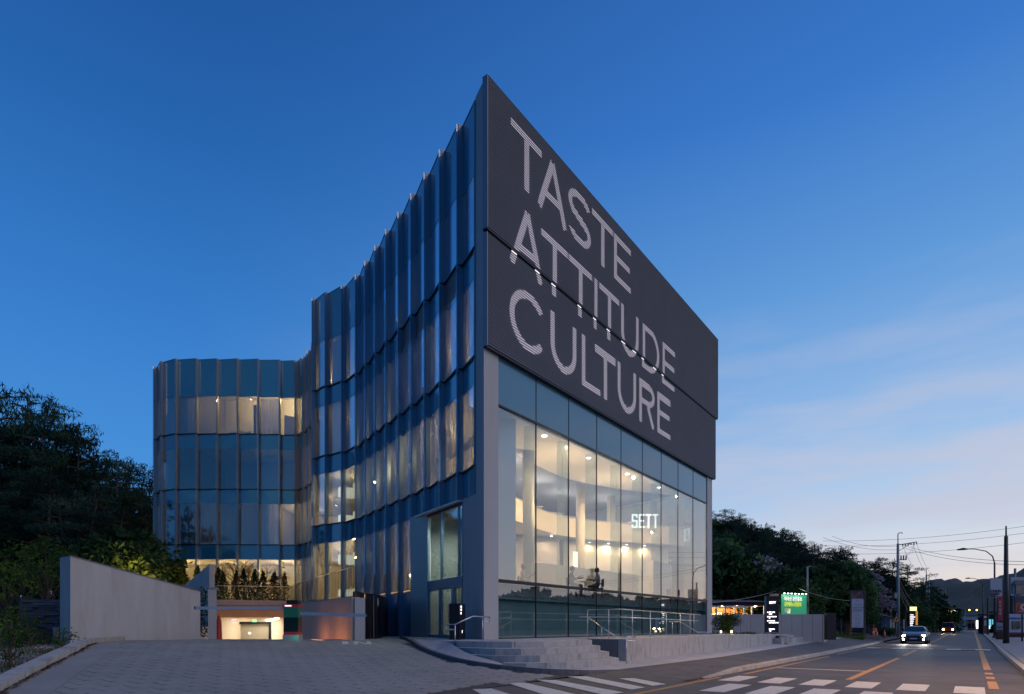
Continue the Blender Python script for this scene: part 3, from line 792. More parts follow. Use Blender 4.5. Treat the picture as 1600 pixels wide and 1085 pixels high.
# ---- sign box of horizontal louvres
def louvre_block(L0, L1, z0, z1, off, n):
    b = MB(); b.prism([FP(L0 + .02, off - .04), FP(L1 - .02, off - .04), FP(L1 - .02, -.05), FP(L0 + .02, -.05)], z0 + .02, z1 - .02); bb('sign_backing', M['louvre_back'], b)
    for i in (0, 1):
        L = L0 if i == 0 else L1
        b = MB(); b.prism([FP(L - .02 if i == 0 else L, off + .05), FP(L + .0 if i == 0 else L + .02, off + .05), FP(L + .0 if i == 0 else L + .02, -.02), FP(L - .02 if i == 0 else L, -.02)], z0, z1); bb('sign_side', M['cap_metal'], b)
    b = MB(); b.prism([FP(L0, off + .03), FP(L1, off + .03), FP(L1, -.02), FP(L0, -.02)], z0 - .05, z0); bb('sign_soffit', M['dark_metal'], b)
    b = MB(); b.prism([FP(L0, off + .03), FP(L1, off + .03), FP(L1, -.02), FP(L0, -.02)], z1 - .03, z1 + .012); bb('sign_cap', M['black'], b)
    p_ = (z1 - z0 - .06) / n; me = None; rows_ = []
    Lc = (L0 + L1) / 2
    for k in range(n):
        zc = z0 + .03 + (k + .5) * p_
        if me is None:
            bq = MB(); hw = (L1 - L0) / 2 - .01; h = p_ * .36; 
            # slanted blade profile, local x along facade, y outward(-)
            pr = [(.03, h), (-.025, h * .9), (-.045, -h * .2), (-.03, -h), (.03, -h)]
            v = [(-hw, a, z) for a, z in pr] + [(hw, a, z) for a, z in pr]; nP = len(pr)
            bq.add(v, [tuple(range(nP)), tuple(range(2 * nP - 1, nP - 1, -1))] + [(j, nP + j, nP + (j + 1) % nP, (j + 1) % nP) for j in range(nP)])
            me = bq.mesh('louvre_slat', M['louvre'])
        P = FP(Lc, off); link('louvre_slat', me, bld, (P[0] - bld.location.x, P[1] - bld.location.y, zc - bld.location.z), (0, 0, RF))
        rows_.append((zc, p_))
    return rows_
SL0, SL1 = -.03, 24.14
rowsU = louvre_block(SL0, SL1, 15.26, 20.53, .16, 56)
rowsL = louvre_block(SL0 + .03, SL1 - .36, 11.21, 15.14, .12, 42)
# LED letters drawn on the slats
def line_in(p, q, w):
    ax, ay = p; bx, by = q; L = math.hypot(bx - ax, by - ay)
    def f(x, z):
        t = ((x - ax) * (bx - ax) + (z - ay) * (by - ay)) / (L * L)
        if t < -0.0 or t > 1.0: return False
        return abs((x - ax) * (by - ay) - (z - ay) * (bx - ax)) / L < w / 2
    return f
def rect_in(x0, x1, z0, z1): return lambda x, z: x0 <= x <= x1 and z0 <= z <= z1
def arc_in(cx, cz, rx, rz_, w, a0, a1):
    def f(x, z):
        ro = math.hypot((x - cx) / (rx), (z - cz) / (rz_)); ri = math.hypot((x - cx) / (rx - w), (z - cz) / (rz_ - w))
        if ro > 1 or ri < 1: return False
        a = math.degrees(math.atan2((z - cz) / rz_, (x - cx) / rx)) % 360
        return (a0 <= a <= a1) if a0 <= a1 else (a >= a0 or a <= a1)
    return f
w_ = .30
def shapes(ch, W_, H):
    w = w_
    if ch == 'T': return [rect_in(0, W_, H - w, H), rect_in(W_ / 2 - w / 2, W_ / 2 + w / 2, 0, H)]
    if ch == 'I': return [rect_in(0, w, 0, H)]
    if ch == 'L': return [rect_in(0, w, 0, H), rect_in(0, W_, 0, w)]
    if ch == 'E': return [rect_in(0, w, 0, H), rect_in(0, W_, 0, w), rect_in(0, W_, H - w, H), rect_in(0, W_ * .93, H * .5 - w / 2 + .04, H * .5 + w / 2 + .04)]
    if ch == 'A': return [line_in((w / 2, 0), (W_ / 2, H), w * 1.02), line_in((W_ - w / 2, 0), (W_ / 2, H), w * 1.02), rect_in(W_ * .22, W_ * .78, H * .28, H * .28 + w)]
    if ch == 'U': return [rect_in(0, w, W_ / 2, H), rect_in(W_ - w, W_, W_ / 2, H), arc_in(W_ / 2, W_ / 2, W_ / 2, W_ / 2, w, 180, 360)]
    if ch == 'C': return [arc_in(W_ / 2, H / 2, W_ / 2, H / 2 + .03, w, 40, 320)]
    if ch == 'S':
        r = H * .27
        return [arc_in(W_ / 2, H - r, W_ / 2, r + .02, w, 20, 262), arc_in(W_ / 2, r + .02, W_ / 2, r + .02, w, 202, 360), arc_in(W_ / 2, r + .02, W_ / 2, r + .02, w, 0, 82), line_in((W_ * .14, H - r * 1.55), (W_ * .86, r * 1.52), w)]
    if ch == 'D': return [rect_in(0, w, 0, H), rect_in(0, W_ * .5, 0, w), rect_in(0, W_ * .5, H - w, H), arc_in(W_ * .45, H / 2, W_ * .55, H / 2, w, 270, 360), arc_in(W_ * .45, H / 2, W_ * .55, H / 2, w, 0, 90)]
    if ch == 'R':
        r = H * .27
        return [rect_in(0, w, 0, H), rect_in(0, W_ * .6, H - w, H), rect_in(0, W_ * .6, H - 2 * r, H - 2 * r + w), arc_in(W_ * .58, H - r, W_ * .42, r, w, 270, 360), arc_in(W_ * .58, H - r, W_ * .42, r, w, 0, 90), line_in((W_ * .55, H - 2 * r), (W_ - w * .55, 0), w)]
WORDS = [('TASTE', [.95, 2.62, 4.85, 6.8, 8.84], [1.97, 2.12, 1.85, 1.95, 1.75], 17.76, 19.95),
         ('ATTITUDE', [.92, 2.88, 4.88, 7.02, 7.45, 9.56, 11.93, 14.42], [2.12, 1.92, 1.92, .25, 1.92, 1.9, 2.05, 1.72], 14.76, 17.0),
         ('CULTURE', [.93, 3.58, 6.0, 7.12, 9.28, 11.62, 13.82], [2.4, 1.98, 1.62, 1.95, 1.98, 1.85, 1.75], 11.9, 14.07)]
allrows = [(z, p, .16) for z, p in rowsU] + [(z, p, .12) for z, p in rowsL]
WORDS = [(w, [x * 1.018 + .31 for x in xs], [q * 1.018 for q in ws], a, c) for w, xs, ws, a, c in WORDS]
for word, xs, ws, zb, zt in WORDS:
    H = zt - zb
    for ch, x0, W_ in zip(word, xs, ws):
        fs = shapes(ch, W_, H); b = MB(); N_ = 110; dx = (W_ + .04) / N_
        gap_done = False
        for zc, p_, off in allrows:
            if zc + p_ / 2 < zb or zc - p_ / 2 > zt: continue
            zl = zc - zb; run = None
            for k in range(N_ + 1):
                x = -.02 + k * dx; on = k < N_ and any(f_(x, zl) for f_ in fs)
                if on and run is None: run = x
                elif not on and run is not None:
                    a, c = x0 + run, x0 + x; h = p_ * .29; o_ = off + .048
                    sh = (zc - p_ / 2 * 0)
                    b.quad((*FP(a, o_), zc - h), (*FP(c, o_), zc - h), (*FP(c, o_ - .012), zc + h), (*FP(a, o_ - .012), zc + h)); run = None
        bb('led_letter', M['ledwhite'], b)
        if word == 'ATTITUDE':      # the bright patch where a stroke crosses the joint between the two sign boxes
            b = MB(); run = None; zl = 15.2 - zb
            for k in range(N_ + 1):
                x = -.02 + k * dx; on = k < N_ and any(f_(x, zl) for f_ in fs)
                if on and run is None: run = x
                elif not on and run is not None:
                    a, c = x0 + run, x0 + x; b.quad((*FP(a, .12), 15.17), (*FP(c, .12), 15.17), (*FP(c, .15), 15.22), (*FP(a, .15), 15.22)); run = None
            if b.v: bb('led_joint', M['ledgap'], b)

# ---- entrance recess
EA, EB = G(669.4, 25.7), G(724, 22.95)
eL = math.dist(EA, EB)
def EP(t, off=0.0):
    ux, uy = (EB[0] - EA[0]) / eL, (EB[1] - EA[1]) / eL; return (EA[0] + ux * t + uy * off, EA[1] + uy * t - ux * off)
pj = PATH[4]
b = MB(); b.seg(pj, EA, .95, 6.25, .12); bb('entrance_jamb', M['mullion'], b)
b = MB(); b.prism([PATH[1], PATH[2], PATH[3], PATH[4], EA, EB, PA], 6.2, 6.26); bb('entrance_soffit', M['ceiling'], b)
for z0, z1 in ((3.42, 6.1),):
    for t0, t1 in ((.08, .40), (.43, .88), (.91, .99)):
        b = MB(); b.seg(EP(eL * t0), EP(eL * t1), z0, z1, .03); bb('window_pane', M['glass'], b)
for t in (.0, .415, .895, 1.0):
    b = MB(); b.seg(EP(eL * t - .035), EP(eL * t + .035), 3.4, 6.2, .1); bb('mullion', M['mullion_blue'], b)
b = MB(); b.seg(EP(0), EP(eL), 3.05, 3.40, .14); bb('entrance_lintel', M['mullion_blue'], b)
b = MB(); b.seg(EP(0), EP(eL), 6.1, 6.2, .12); bb('entrance_head', M['dark_metal'], b)
for t0, t1 in ((.03, .36), (.40, .72), (.78, .99)):
    d_ = MB(); d_.seg(EP(eL * t0), EP(eL * t1), 1.06, 3.0, .03); door = bb('entrance_door', M['glass'], d_)
    org = Vector(door.location)
    fr = MB()
    for tt in (t0, t1): fr.seg(EP(eL * tt - .04), EP(eL * tt + .04), 1.05, 3.04, .09)
    fr.seg(EP(eL * t0), EP(eL * t1), 2.97, 3.04, .08); fr.seg(EP(eL * t0), EP(eL * t1), 1.05, 1.16, .08)
    fr.build('door_frame', M['mullion_blue'], door)
    h_ = MB(); c_ = EP(eL * (t1 - .05), .09); h_.tube([(c_[0], c_[1], 1.75), (c_[0], c_[1], 2.45)], .018, 6); h_.build('door_handle', M['steel'], door)
# vestibule behind the doors
vb = MB(); vb.seg(EP(-.1, -1.5), EP(eL, -1.5), 1.05, 6.15, .1); bb('vestibule_wall', mat('vestibule_wall', (.56, .6, .54), .7), vb)
vb = MB(); vb.seg(EP(-.2, -.1), EP(-.2, -1.5), 1.05, 6.15, .1); bb('vestibule_wall', M['white_wall'], vb)
vb = MB(); vb.prism([EP(-.2, 0), EP(eL, 0), EP(eL, -1.5), EP(-.2, -1.5)], 1.0, 1.05); bb('vestibule_floor', M['floor_in'], vb)
vb = MB(); vb.seg(EP(.5, -1.35), EP(1.3, -1.35), 1.05, 2.9, .1); bb('lift_door', M['brown_panel'], vb)

# ---- showroom interior
SHOW = [FP(.9, -.3), FP(22.6, -.3), (4.0, 48.9), (-9.0, 48.9), (-9.2, 43.5), (-6.5, 38.5), (-4.0, 33.0), (-1.4, 28.4), (-.35, 24.2)]
b = MB(); b.prism(SHOW, 2.62, 2.76); bb('showroom_floor', M['floor_in'], b)
MEZ = smooth([(-.9, 27.2), (.25, 29.3), (1.3, 31.6), (2.6, 33.7), (4.6, 35.3), (7.2, 36.6), (9.2, 37.3), (11.2, 38.4)], 4)
mezp = MEZ + [(4.0, 48.8), (-9.0, 48.8), (-6.5, 38.6), (-4.0, 33.2)]
b = MB(); b.prism(mezp, 6.62, 7.1); bb('mezzanine_floor', M['white_wall'], b)
b = MB()
for i in range(len(MEZ) - 1): b.seg(MEZ[i], MEZ[i + 1], 6.55, 7.62, .12)
bb('balcony_front', M['cream'], b)
b = MB()
for i in range(len(MEZ) - 1): b.seg(MEZ[i], MEZ[i + 1], 7.66, 7.70, .05)
bb('balcony_rail', M['steel'], b)
# ceiling: dropped white field in front, exposed dark services behind
CF = smooth([(-.6, 26.3), (1.0, 29.6), (3.2, 32.9), (6.6, 35.4), (9.8, 36.9), (11.6, 38.6)], 4)
b = MB(); b.prism(CF + [FP(22.5, -.3), FP(.9, -.3)], 9.44, 9.7); bb('showroom_ceiling', M['ceiling'], b)
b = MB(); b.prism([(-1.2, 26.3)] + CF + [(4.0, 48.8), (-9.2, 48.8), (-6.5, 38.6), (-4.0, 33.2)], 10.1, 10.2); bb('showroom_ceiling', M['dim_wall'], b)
# back wall of the showroom with high windows (open to the sky behind)
bw0, bw1 = (-9.3, 48.9), (4.2, 48.6)
for z0, z1 in ((3.2, 4.6),):
    b = MB(); b.seg(bw0, bw1, z0, 7.4, .2); bb('showroom_back_wall', M['white_wall'], b)
for k in range(9):
    u = k / 8; p = lp(bw0, bw1, u); b = MB(); b.seg(lp(bw0, bw1, max(0, u - .012)), lp(bw0, bw1, min(1, u + .012)), 7.4, 9.5, .25); bb('window_mullion', M['white_wall'], b)
b = MB(); b.seg(bw0, bw1, 8.9, 8.96, .1); bb('window_mullion', M['white_wall'], b)
# right-hand rear wall of showroom: tall windows
rw0, rw1 = FP(22.2, -.9), (4.3, 48.4)
# columns
for (x, y) in ((.75, 27.6), (3.9, 34.6), (6.1, 37.4), (9.0, 38.9)):
    b = MB(); b.lathe([(.26, 3.2), (.26, 9.5)], x, y, 0, 20); bb('round_column', M['cream'], b, True)
b = MB(); b.seg((-.80, 23.25), (.10, 23.55), 2.76, 9.44, .3); bb('showroom_partition', M['white_wall'], b)
b = MB(); b.seg((-.80, 23.3), (-.35, 24.3), 2.76, 9.44, .12); bb('showroom_partition', M['white_wall'], b)
# long low counter and display walls
b = MB(); b.seg((1.0, 27.2), (6.9, 33.9), 2.76, 4.35, .35); bb('low_partition', M['cream'], b)
b = MB(); b.seg((7.6, 33.2), (9.2, 35.4), 2.76, 5.1, .25); bb('display_wall', M['cream'], b)
b = MB(); b.seg((3.0, 35.8), (9.9, 38.6), 2.76, 6.55, .15); bb('display_wall', M['white_wall'], b)
b = MB(); b.seg((4.4, 30.9), (4.75, 31.3), 2.76, 4.0, .25); bb('display_plinth', M['wood_white'], b)
b = MB(); b.seg((3.35, 33.2), (3.6, 33.45), 2.76, 5.6, .06); bb('light_panel', emit_mat('panel_glow', (1, .97, .75), 1.6), b)
b = MB(); b.seg((-2.2, 32.6), (2.7, 35.0), 2.76, 6.5, .15); bb('display_wall', mat('grey_wall', (.38, .37, .42), .7), b)
# mezzanine furniture (low shelves seen over the balcony)
for k, (x, y) in enumerate(((.9, 33.2), (2.2, 35.2), (3.6, 36.6))):
    b = MB(); b.box(x, y, 7.55, 1.4, .5, .9, .5); b.box(x, y, 8.05, 1.5, .6, .05, .5); bb('shelf_unit', M['wood_white'], b)
# downlights in ceiling
def downlight(x, y, z, parent_name='downlight', r=.09, m='lamp_white'):
    b = MB(); b.lathe([(r, -.03), (r * 1.15, 0)], x, y, z, 12); bb(parent_name, M[m], b)
for (x, y) in ((1.35, 25.3), (3.6, 28.6), (6.0, 31.6), (8.4, 34.7)): downlight(x, y, 9.43, r=.1)
for (x, y) in ((-.2, 30.0), (2.2, 33.9), (-.8, 31.8)):
    downlight(x, y, 6.54, r=.06)
for (x, y) in ((4.6, 36.1), (5.8, 36.6), (7.0, 37.1), (8.2, 37.6)): downlight(x, y, 6.5, r=.06)
WARM = (1, .66, .33)
def spot(x, y, z, p, col=WARM, ang=165, r=.07):
    d_ = bpy.data.lights.new('downlight_beam', 'SPOT'); d_.energy = p; d_.color = col; d_.spot_size = R(ang); d_.spot_blend = .6; d_.shadow_soft_size = r
    o = bpy.data.objects.new('downlight_beam', d_); COL.objects.link(o); o.parent = bld; o.location = Vector((x, y, z)) - bld.location
for (x, y) in ((1.35, 25.3), (3.6, 28.6), (6.0, 31.6), (8.4, 34.7)): spot(x, y, 9.36, 430 if x > 2 else 300, ang=172)
for (x, y) in ((2.3, 27.9), (5.6, 32.6)):  # added fill lamps on cords, there only to brighten the ceiling
    b = MB(); b.tube([(x, y, 9.44), (x, y, 7.2)], .008, 4); bb('fill_lamp_cord', M['dark_metal'], b); point('fill_lamp', (x, y, 7.1), 330, WARM, .045, bld)
for (x, y) in ((-.2, 30.0), (2.2, 33.9), (-.8, 31.8)): spot(x, y, 6.48, 110)
for (x, y) in ((4.6, 36.1), (5.8, 36.6), (7.0, 37.1), (8.2, 37.6)): spot(x, y, 6.44, 90)
for (x, y) in ((0, 31.4), (1.5, 35.5), (3.2, 39.0), (-2.5, 36), (6.5, 41.0)): point('room_lamp', (x, y, 9.1), 140, (1, .88, .72), .08, bld)
# entrance
b = MB(); cpos = EP(eL * .62, -.9); b.lathe([(.16, -.04), (.2, 0)], cpos[0], cpos[1], 6.1, 12); bb('downlight', M['lamp_white'], b)
spot(cpos[0], cpos[1], 6.02, 300, (.9, 1, .84))

sp_ = EP(eL * .12, 1.0)
b = MB(); b.seg((-22.6, 43.6), (-22.2, 48.4), 7.3, 19.0, .15); bb('partition', M['dim_wall'], b)  # unseen wall added to block lamp light from the leftmost bays
b = MB(); b.seg((-17.2, 43.6), (-17.0, 48.4), 7.3, 10.2, .15); bb('partition', M['dim_wall'], b)
# ---- side rooms: warm fittings floor by floor
def room_light(x, y, z, p, size=1.6, col=(1, .64, .30), fit=True):
    b = MB(); b.lathe([(.10, -.46), (.12, -.40), (.015, -.36), (.015, 0)], x, y, z, 8); bb('pendant', M['dark_metal'], b)
    point('room_lamp', (x, y, z - .55), p * 1.9, col, .07, bld)
# wing ground and upper floors
for x in (-24.2, -20.5, -17.0): room_light(x, 45.3, 6.28, 125)
room_light(-13.0, 43.4, 6.28, 60); room_light(-11.0, 38.6, 6.28, 60)
room_light(-9.4, 36.2, 6.28, 125); room_light(-8.2, 35.2, 6.28, 45); room_light(-5.9, 32.2, 6.28, 45); room_light(-4.4, 29.4, 6.28, 14)
room_light(-20.0, 46.4, 10.22, 14); room_light(-15.2, 45.3, 10.22, 75); room_light(-12.0, 41.5, 10.22, 50)
room_light(-9.4, 36.4, 10.22, 140); room_light(-6.9, 34.0, 10.22, 50); room_light(-5.2, 30.8, 10.22, 60); room_light(-3.2, 27.3, 10.22, 95); room_light(-1.5, 24.9, 10.22, 40)
room_light(-9.0, 37.2, 14.06, 40); room_light(-5.0, 33.0, 14.06, 30); room_light(-2.2, 28.2, 14.06, 55); room_light(-.4, 25.4, 14.06, 45)
room_light(-19.5, 45.4, 18.9, 60); room_light(-16.2, 45.4, 18.9, 130); room_light(-13.2, 43.9, 18.9, 120)
room_light(-.2, 24.6, 18.9, 10); 
# white lamp boxes seen in the bulge windows, dark cabinets, open casements
for z in (9.4, 7.75, 5.4, 3.4):
    for (x, y) in ((-8.7, 35.2), (-9.9, 36.4)):
        b = MB(); b.box(x, y, z + .1, .9, .5, .55 if z > 5 else .4, .55); bb('light_box', emit_mat('box_glow', (1, .86, .6), 1.4), b)
for (x0, y0, x1, y1, z0, z1) in ((-20.4, 44.3, -19.6, 44.6, 7.3, 10.1), (-24.0, 44.6, -23.6, 44.6, 15.1, 17.6), (-18.7, 44.2, -18.4, 45.2, 15.1, 17.6), (-16.6, 44.4, -15.9, 44.9, 15.1, 16.9), (-22.8, 45, -22, 45.2, 7.3, 9.2)):
    b = MB(); b.seg((x0, y0), (x1, y1), z0, z1, .2); bb('partition', M['dim_wall'], b)
b = MB(); b.seg((-21.0, 47.3), (-17.8, 47.2), 16.0, 16.12, .1); bb('cove_light', M['lamp_warm'], b)
b = MB()
for k in range(9): b.box(-20.6 + k * .18, 44.4, 15.5, .1, .1, .3 + .1 * (k % 3))
bb('display_goods', M['wood_white'], b)

# SETT letters on the balcony front
sett = thing('sett_sign', 'glowing white letters SETT on the balcony front inside the showroom', 'letter sign', (7.35, 36.25, 7.3))
xw = 0
import itertools
sg_ = emit_mat('sett_glow', (1, .97, .94), 2.4)
lw, lh, ls_ = .33, .80, .085
GLY = {'S': [(0, lw, lh - ls_, lh), (0, ls_, lh * .52, lh - ls_), (0, lw, lh * .46, lh * .46 + ls_), (lw - ls_, lw, ls_, lh * .46), (0, lw, 0, ls_), (lw - ls_, lw, lh - .2, lh - ls_), (0, ls_, ls_, .2)],
       'E': [(0, ls_, 0, lh), (ls_, lw, lh - ls_, lh), (ls_, lw * .9, lh * .46, lh * .46 + ls_), (ls_, lw, 0, ls_)], 'T': [(0, lw, lh - ls_, lh), (lw / 2 - ls_ / 2, lw / 2 + ls_ / 2, 0, lh - ls_)]}
for i, ch in enumerate('SETT'):
    b = MB(); x0_ = 7.02 + i * .405
    for a_, c_, z0_, z1_ in GLY[ch]: b.box(x0_ + (a_ + c_) / 2, 35.6, 7.27 + (z0_ + z1_) / 2, c_ - a_, .05, z1_ - z0_)
    b.build('letter', sg_, sett)
b = MB(); b.seg((6.9, 36.15), (8.7, 36.6), 7.66, 7.72, .05); b.build('sign_rail', M['steel'], sett)
# ------------------------------------------------------------------ platform, stairs, plinth, rails
LPt = PLT
def n0pts(): return [G(700, 19.0), G(705, 18.7), G(760, 18.0), G(800, 17.8), G(850, 18.2), G(925, 20.3)]
plat_front = [G(636, 26), G(636, 25.0), G(672, 21.5)] + n0pts()
p_right = [ST(23.0, PLT), ST(38.5, PLT)]
back = [FP(27.5, .2), FP(23.5, .02), FP(0, .02), (C0[0] - .05, C0[1]), PA, EB, EA, PATH[4], PATH[5], PATH[6], (-6.5, 28.5), (-6.4, 25.5)]
b = MB(); b.prism(plat_front + [G(925, 20.3)] + [ST(19.2, -11.2), ST(19.15, PLT)] + p_right + back, .0, 1.045)
plat = b.build('entrance_platform', M['light_stone']); struct(plat)
# right end: platform continues and sinks slightly
b = MB(); v = [(*ST(38.5, PLT), 1.04), (*ST(50, -9.9), .80), (*ST(50, -15), .86), (*FP(27.5, .2), 1.04)]
b.add(v + [(x, y, 0) for x, y, _ in v], [(0, 1, 2, 3), (0, 4, 5, 1), (1, 5, 6, 2)]); b.build('platform_end', M['light_stone'], plat)
# stair treads, each a piece; cut into blocks along the run
stair = thing('stone_stair', 'broad curved flight of four weathered granite steps below the corner column', 'stair', (*G(830, 17.5), .3))
NOS = [([(713, 18.2), (760, 17.3), (800, 17.0), (850, 17.4), (900, 18.55), (938, 19.9)], .87),
       ([(733, 17.3), (780, 16.8), (850, 16.9), (905, 18.0), (952, 19.5)], .69),
       ([(787, 16.4), (830, 16.2), (880, 16.6), (925, 17.6), (967, 19.1)], .51)]
for pts, z in NOS:
    P = resample([(*G(*p), 0) for p in pts], 9)
    for i in range(8):
        a, c = P[i], P[i + 1]; a = lp(a, c, .006); c2 = lp(a, c, .994)
        def bk(q): return (q[0] - .15, q[1] + 1.5)
        b = MB(); b.prism([a[:2], c2[:2], bk(c2), bk(a)], .05, z); b.build('step_block', M['granite'], stair)
top = resample([(*p, 0) for p in n0pts()[1:]], 9)
for i in range(8):
    a, c = lp(top[i], top[i + 1], .006), lp(top[i], top[i + 1], .994)
    b = MB(); b.prism([(a[0], a[1] - .012), (c[0], c[1] - .012), (c[0] - .05, c[1] + .36), (a[0] - .05, a[1] + .36)], .1, 1.051); b.build('step_block', M['granite'], stair)
# plinth wall of granite slabs
pl = thing('plinth_wall', 'stained granite plinth wall in front of the showroom glass', 'plinth', (*ST(30, PLT), .3))
b = MB(); b.seg(ST(19.2, PLT - .15), ST(19.2, -11.6), .2, 1.05, .22); b.build('plinth_slab', mat('shadow_granite', (.20, .2, .21), .75, var=.15, vscale=10), pl)  # end face in darker granite: its shade is painted into the colour
s_ = 19.1
while s_ < 38.5:
    e_ = min(s_ + 1.5, 38.5); b = MB(); b.seg(ST(s_ + .006, PLT + .02), ST(e_ - .006, PLT + .02), .15, 1.056, .3); b.build('plinth_slab', M['granite'], pl); s_ = e_
s_ = 38.5
while s_ < 50:
    e_ = min(s_ + 1.3, 50); u0, u1 = (s_ - 38.5) / 11.5, (e_ - 38.5) / 11.5
    b = MB(); b.seg(ST(s_ + .006, PLT + .02 - .2 * u0), ST(e_ - .006, PLT + .02 - .2 * u1), .2, 1.05 - .24 * u0, .3, z3=1.05 - .24 * u1); b.build('plinth_slab', M['granite'], pl)
    if u1 < .8:
        b = MB(); b.seg(ST(s_ + .006, PLT + .4 - .2 * u0), ST(e_ - .006, PLT + .4 - .2 * u1), .2, .78, .5, z3=.78); b.build('plinth_slab', M['granite'], pl)
    s_ = e_

def rail(name, label, lines, posts, r=.021, rp=.017, base=None):
    p0 = base or posts[0][0]
    t = thing(name, label, 'handrail', (p0[0], p0[1], posts[0][1]))
    for ln in lines: MB().tube(ln, r, 8).build('rail', M['steel'], t, True)
    for (x, y), z0, z1 in posts: MB().tube([(x, y, z0 - .05), (x, y, z1)], rp, 8).build('post', M['steel'], t, True)
    return t
RLa = [(918, 23.3), (971, 22.2), (1095, 33.4)]
A, B_, C_ = (G(*p) for p in RLa)
def al(p, q, px):
    for k in range(1001):
        w = lp(p, q, k / 1000)
        if 800 + F * w[0] / w[1] >= px: return w
    return q
PT = [(918, 0), (951, 0), (988, 1), (1016, 2), (1041, 1), (1063, 1), (1078, 1), (1084, 1)]
posts = []
for px, kd in PT:
    w = al(A, B_, px) if px < 971 else al(B_, C_, px)
    posts.append((w, .25 if kd == 2 else 1.04, 2.13))
rail('ramp_railing', 'long two-bar steel railing along the ramp in front of the showroom', [[(*A, 2.13), (*B_, 2.13), (*C_, 2.13)], [(*G(905, 23.2), 1.86), (*A, 1.86), (*B_, 1.84), (*al(B_, C_, 1091), 1.80)]], posts)
a1, a2 = A, al(B_, C_, 990)
rail('ramp_handrail', 'sloping steel handrail dropping from the first post of the ramp railing', [[(*G(919, 23.5), 1.84), (*G(962, 22.6), 1.12)]], [(G(940, 23.1), 1.04, 1.48)])
rail('ramp_handrail', 'short sloping steel handrail near the end column of the showroom', [[(*G(1046, 31), 1.74), (*G(1063, 31.2), 1.74), (*G(1090, 33), 1.18), (*G(1112, 33.6), 1.18), (*G(1112, 33.6), .98)]], [(G(1050.5, 31), 1.04, 1.74), (G(1090, 33), 1.04, 1.2)])
w = G(979, 19.6)
rail('stair_handrail', 'small looped steel handrail at the corner where steps meet the plinth', [[(*G(961, 22), 1.17), (*w, 1.15)], [(*w, 1.17), (*G(992, 20.1), 1.17), (*G(992, 20.1), 1.03), (*G(980, 19.7), 1.03)]], [(w, .28, 1.17)])
rail('stair_handrail', 'bent steel handrail beside the black totem at the stair', [[(*G(711, 18.6), 1.40), (*G(697, 18.9), 1.40), (*G(697, 18.9), 1.56), (*G(711, 18.6), 1.56), (*G(739, 19.6), 1.83), (*G(765, 20.2), 1.81), (*G(765, 20.2), 1.66), (*G(754, 20.0), 1.66)]], [(G(711, 18.6), .85, 1.56), (G(754, 20.0), 1.04, 1.82)])
rail('stair_handrail', 'low bent steel handrail in front of the tall black totem beyond the showroom', [[(*G(1196, 37), .98), (*G(1196, 37), 1.12), (*G(1213, 37.2), 1.12), (*G(1224, 36), .9), (*G(1239, 36), .9), (*G(1239, 36), .84)]], [(G(1203, 37), .75, 1.12), (G(1231, 36), .35, .9)])
b = MB(); x, y = G(1226, 37.0); b.box(x, y, .72, .75, .5, .4); b.box(x, y, .94, .9, .6, .04); tag(b.build('planter_box', M['concrete']), 'small concrete box at the far end of the platform', 'planter box')

# ------------------------------------------------------------------ totems
t1 = thing('totem_sign', 'short black totem with lit white opening hours beside the entrance doors', 'totem sign', (*G(713, 20.9), 1.04))
p, q, r_ = G(702, 20.8), G(718.2, 20.6), G(727, 21.5)
q4 = (p[0] + r_[0] - q[0], p[1] + r_[1] - q[1])
b = MB(); b.prism([p, q, r_, q4], 1.045, 2.28); b.build('sign_body', M['sign_black'], t1)
rz1 = math.atan2(q[1] - p[1], q[0] - p[0]); rz2 = math.atan2(r_[1] - q[1], r_[0] - q[0])
for k, (s_, z, sz) in enumerate((('MON-FRI', 2.14, .085), ('WEEKEND', 2.04, .085), ('(P)(C)(S)', 1.93, .085))):
    put_text('lettering', s_, sz, M['white_em'], (p[0] + .035, p[1] - .012, z), rz1, t1, bold=.003, sx=.66)
    put_text('lettering', s_[:4], sz, M['white_em'], (q[0] + .04, q[1] + .02, z), rz2, t1, bold=.003, sx=.5)
put_text('lettering', 'SETT', .12, M['white_em'], (p[0] + .11, p[1] - .012, 1.28), rz1, t1, bold=.004, sx=.55)
put_text('lettering', 'S', .12, M['white_em'], (q[0] + .08, q[1] + .05, 1.28), rz2, t1, bold=.004, sx=.6)
t2 = thing('totem_sign', 'tall black totem with lit white directory lettering in front of the grey garden wall', 'totem sign', (*G(1206, 38.5), .85))
b = MB(); x, y = G(1205.5, 38.5); b.box(x, y, 2.1, .78, .3, 2.6); b.build('sign_body', M['sign_black'], t2)
for s_, px, py, sz in (('SETT', 1202, 943.5, .20), ('▲ SETT CAFE', 1198.5, 957.5, .085), ('SHOP', 1201.5, 960.5, .085), ('▲ SHOWROOM', 1198.5, 964.5, .085), ('2F', 1201.5, 967, .085), ('▲ P LOUNGE', 1198.5, 971, .085), ('RESTAURANT 3F', 1201.5, 974, .085), ('PARKING', 1201.5, 984, .09), ('24H', 1202, 986.7, .08)):
    dd = 38.33; put_text('lettering', s_, sz, M['white_em'], (*G(px, dd), ZP(py, dd)), 0, t2, bold=.004, sx=.95)

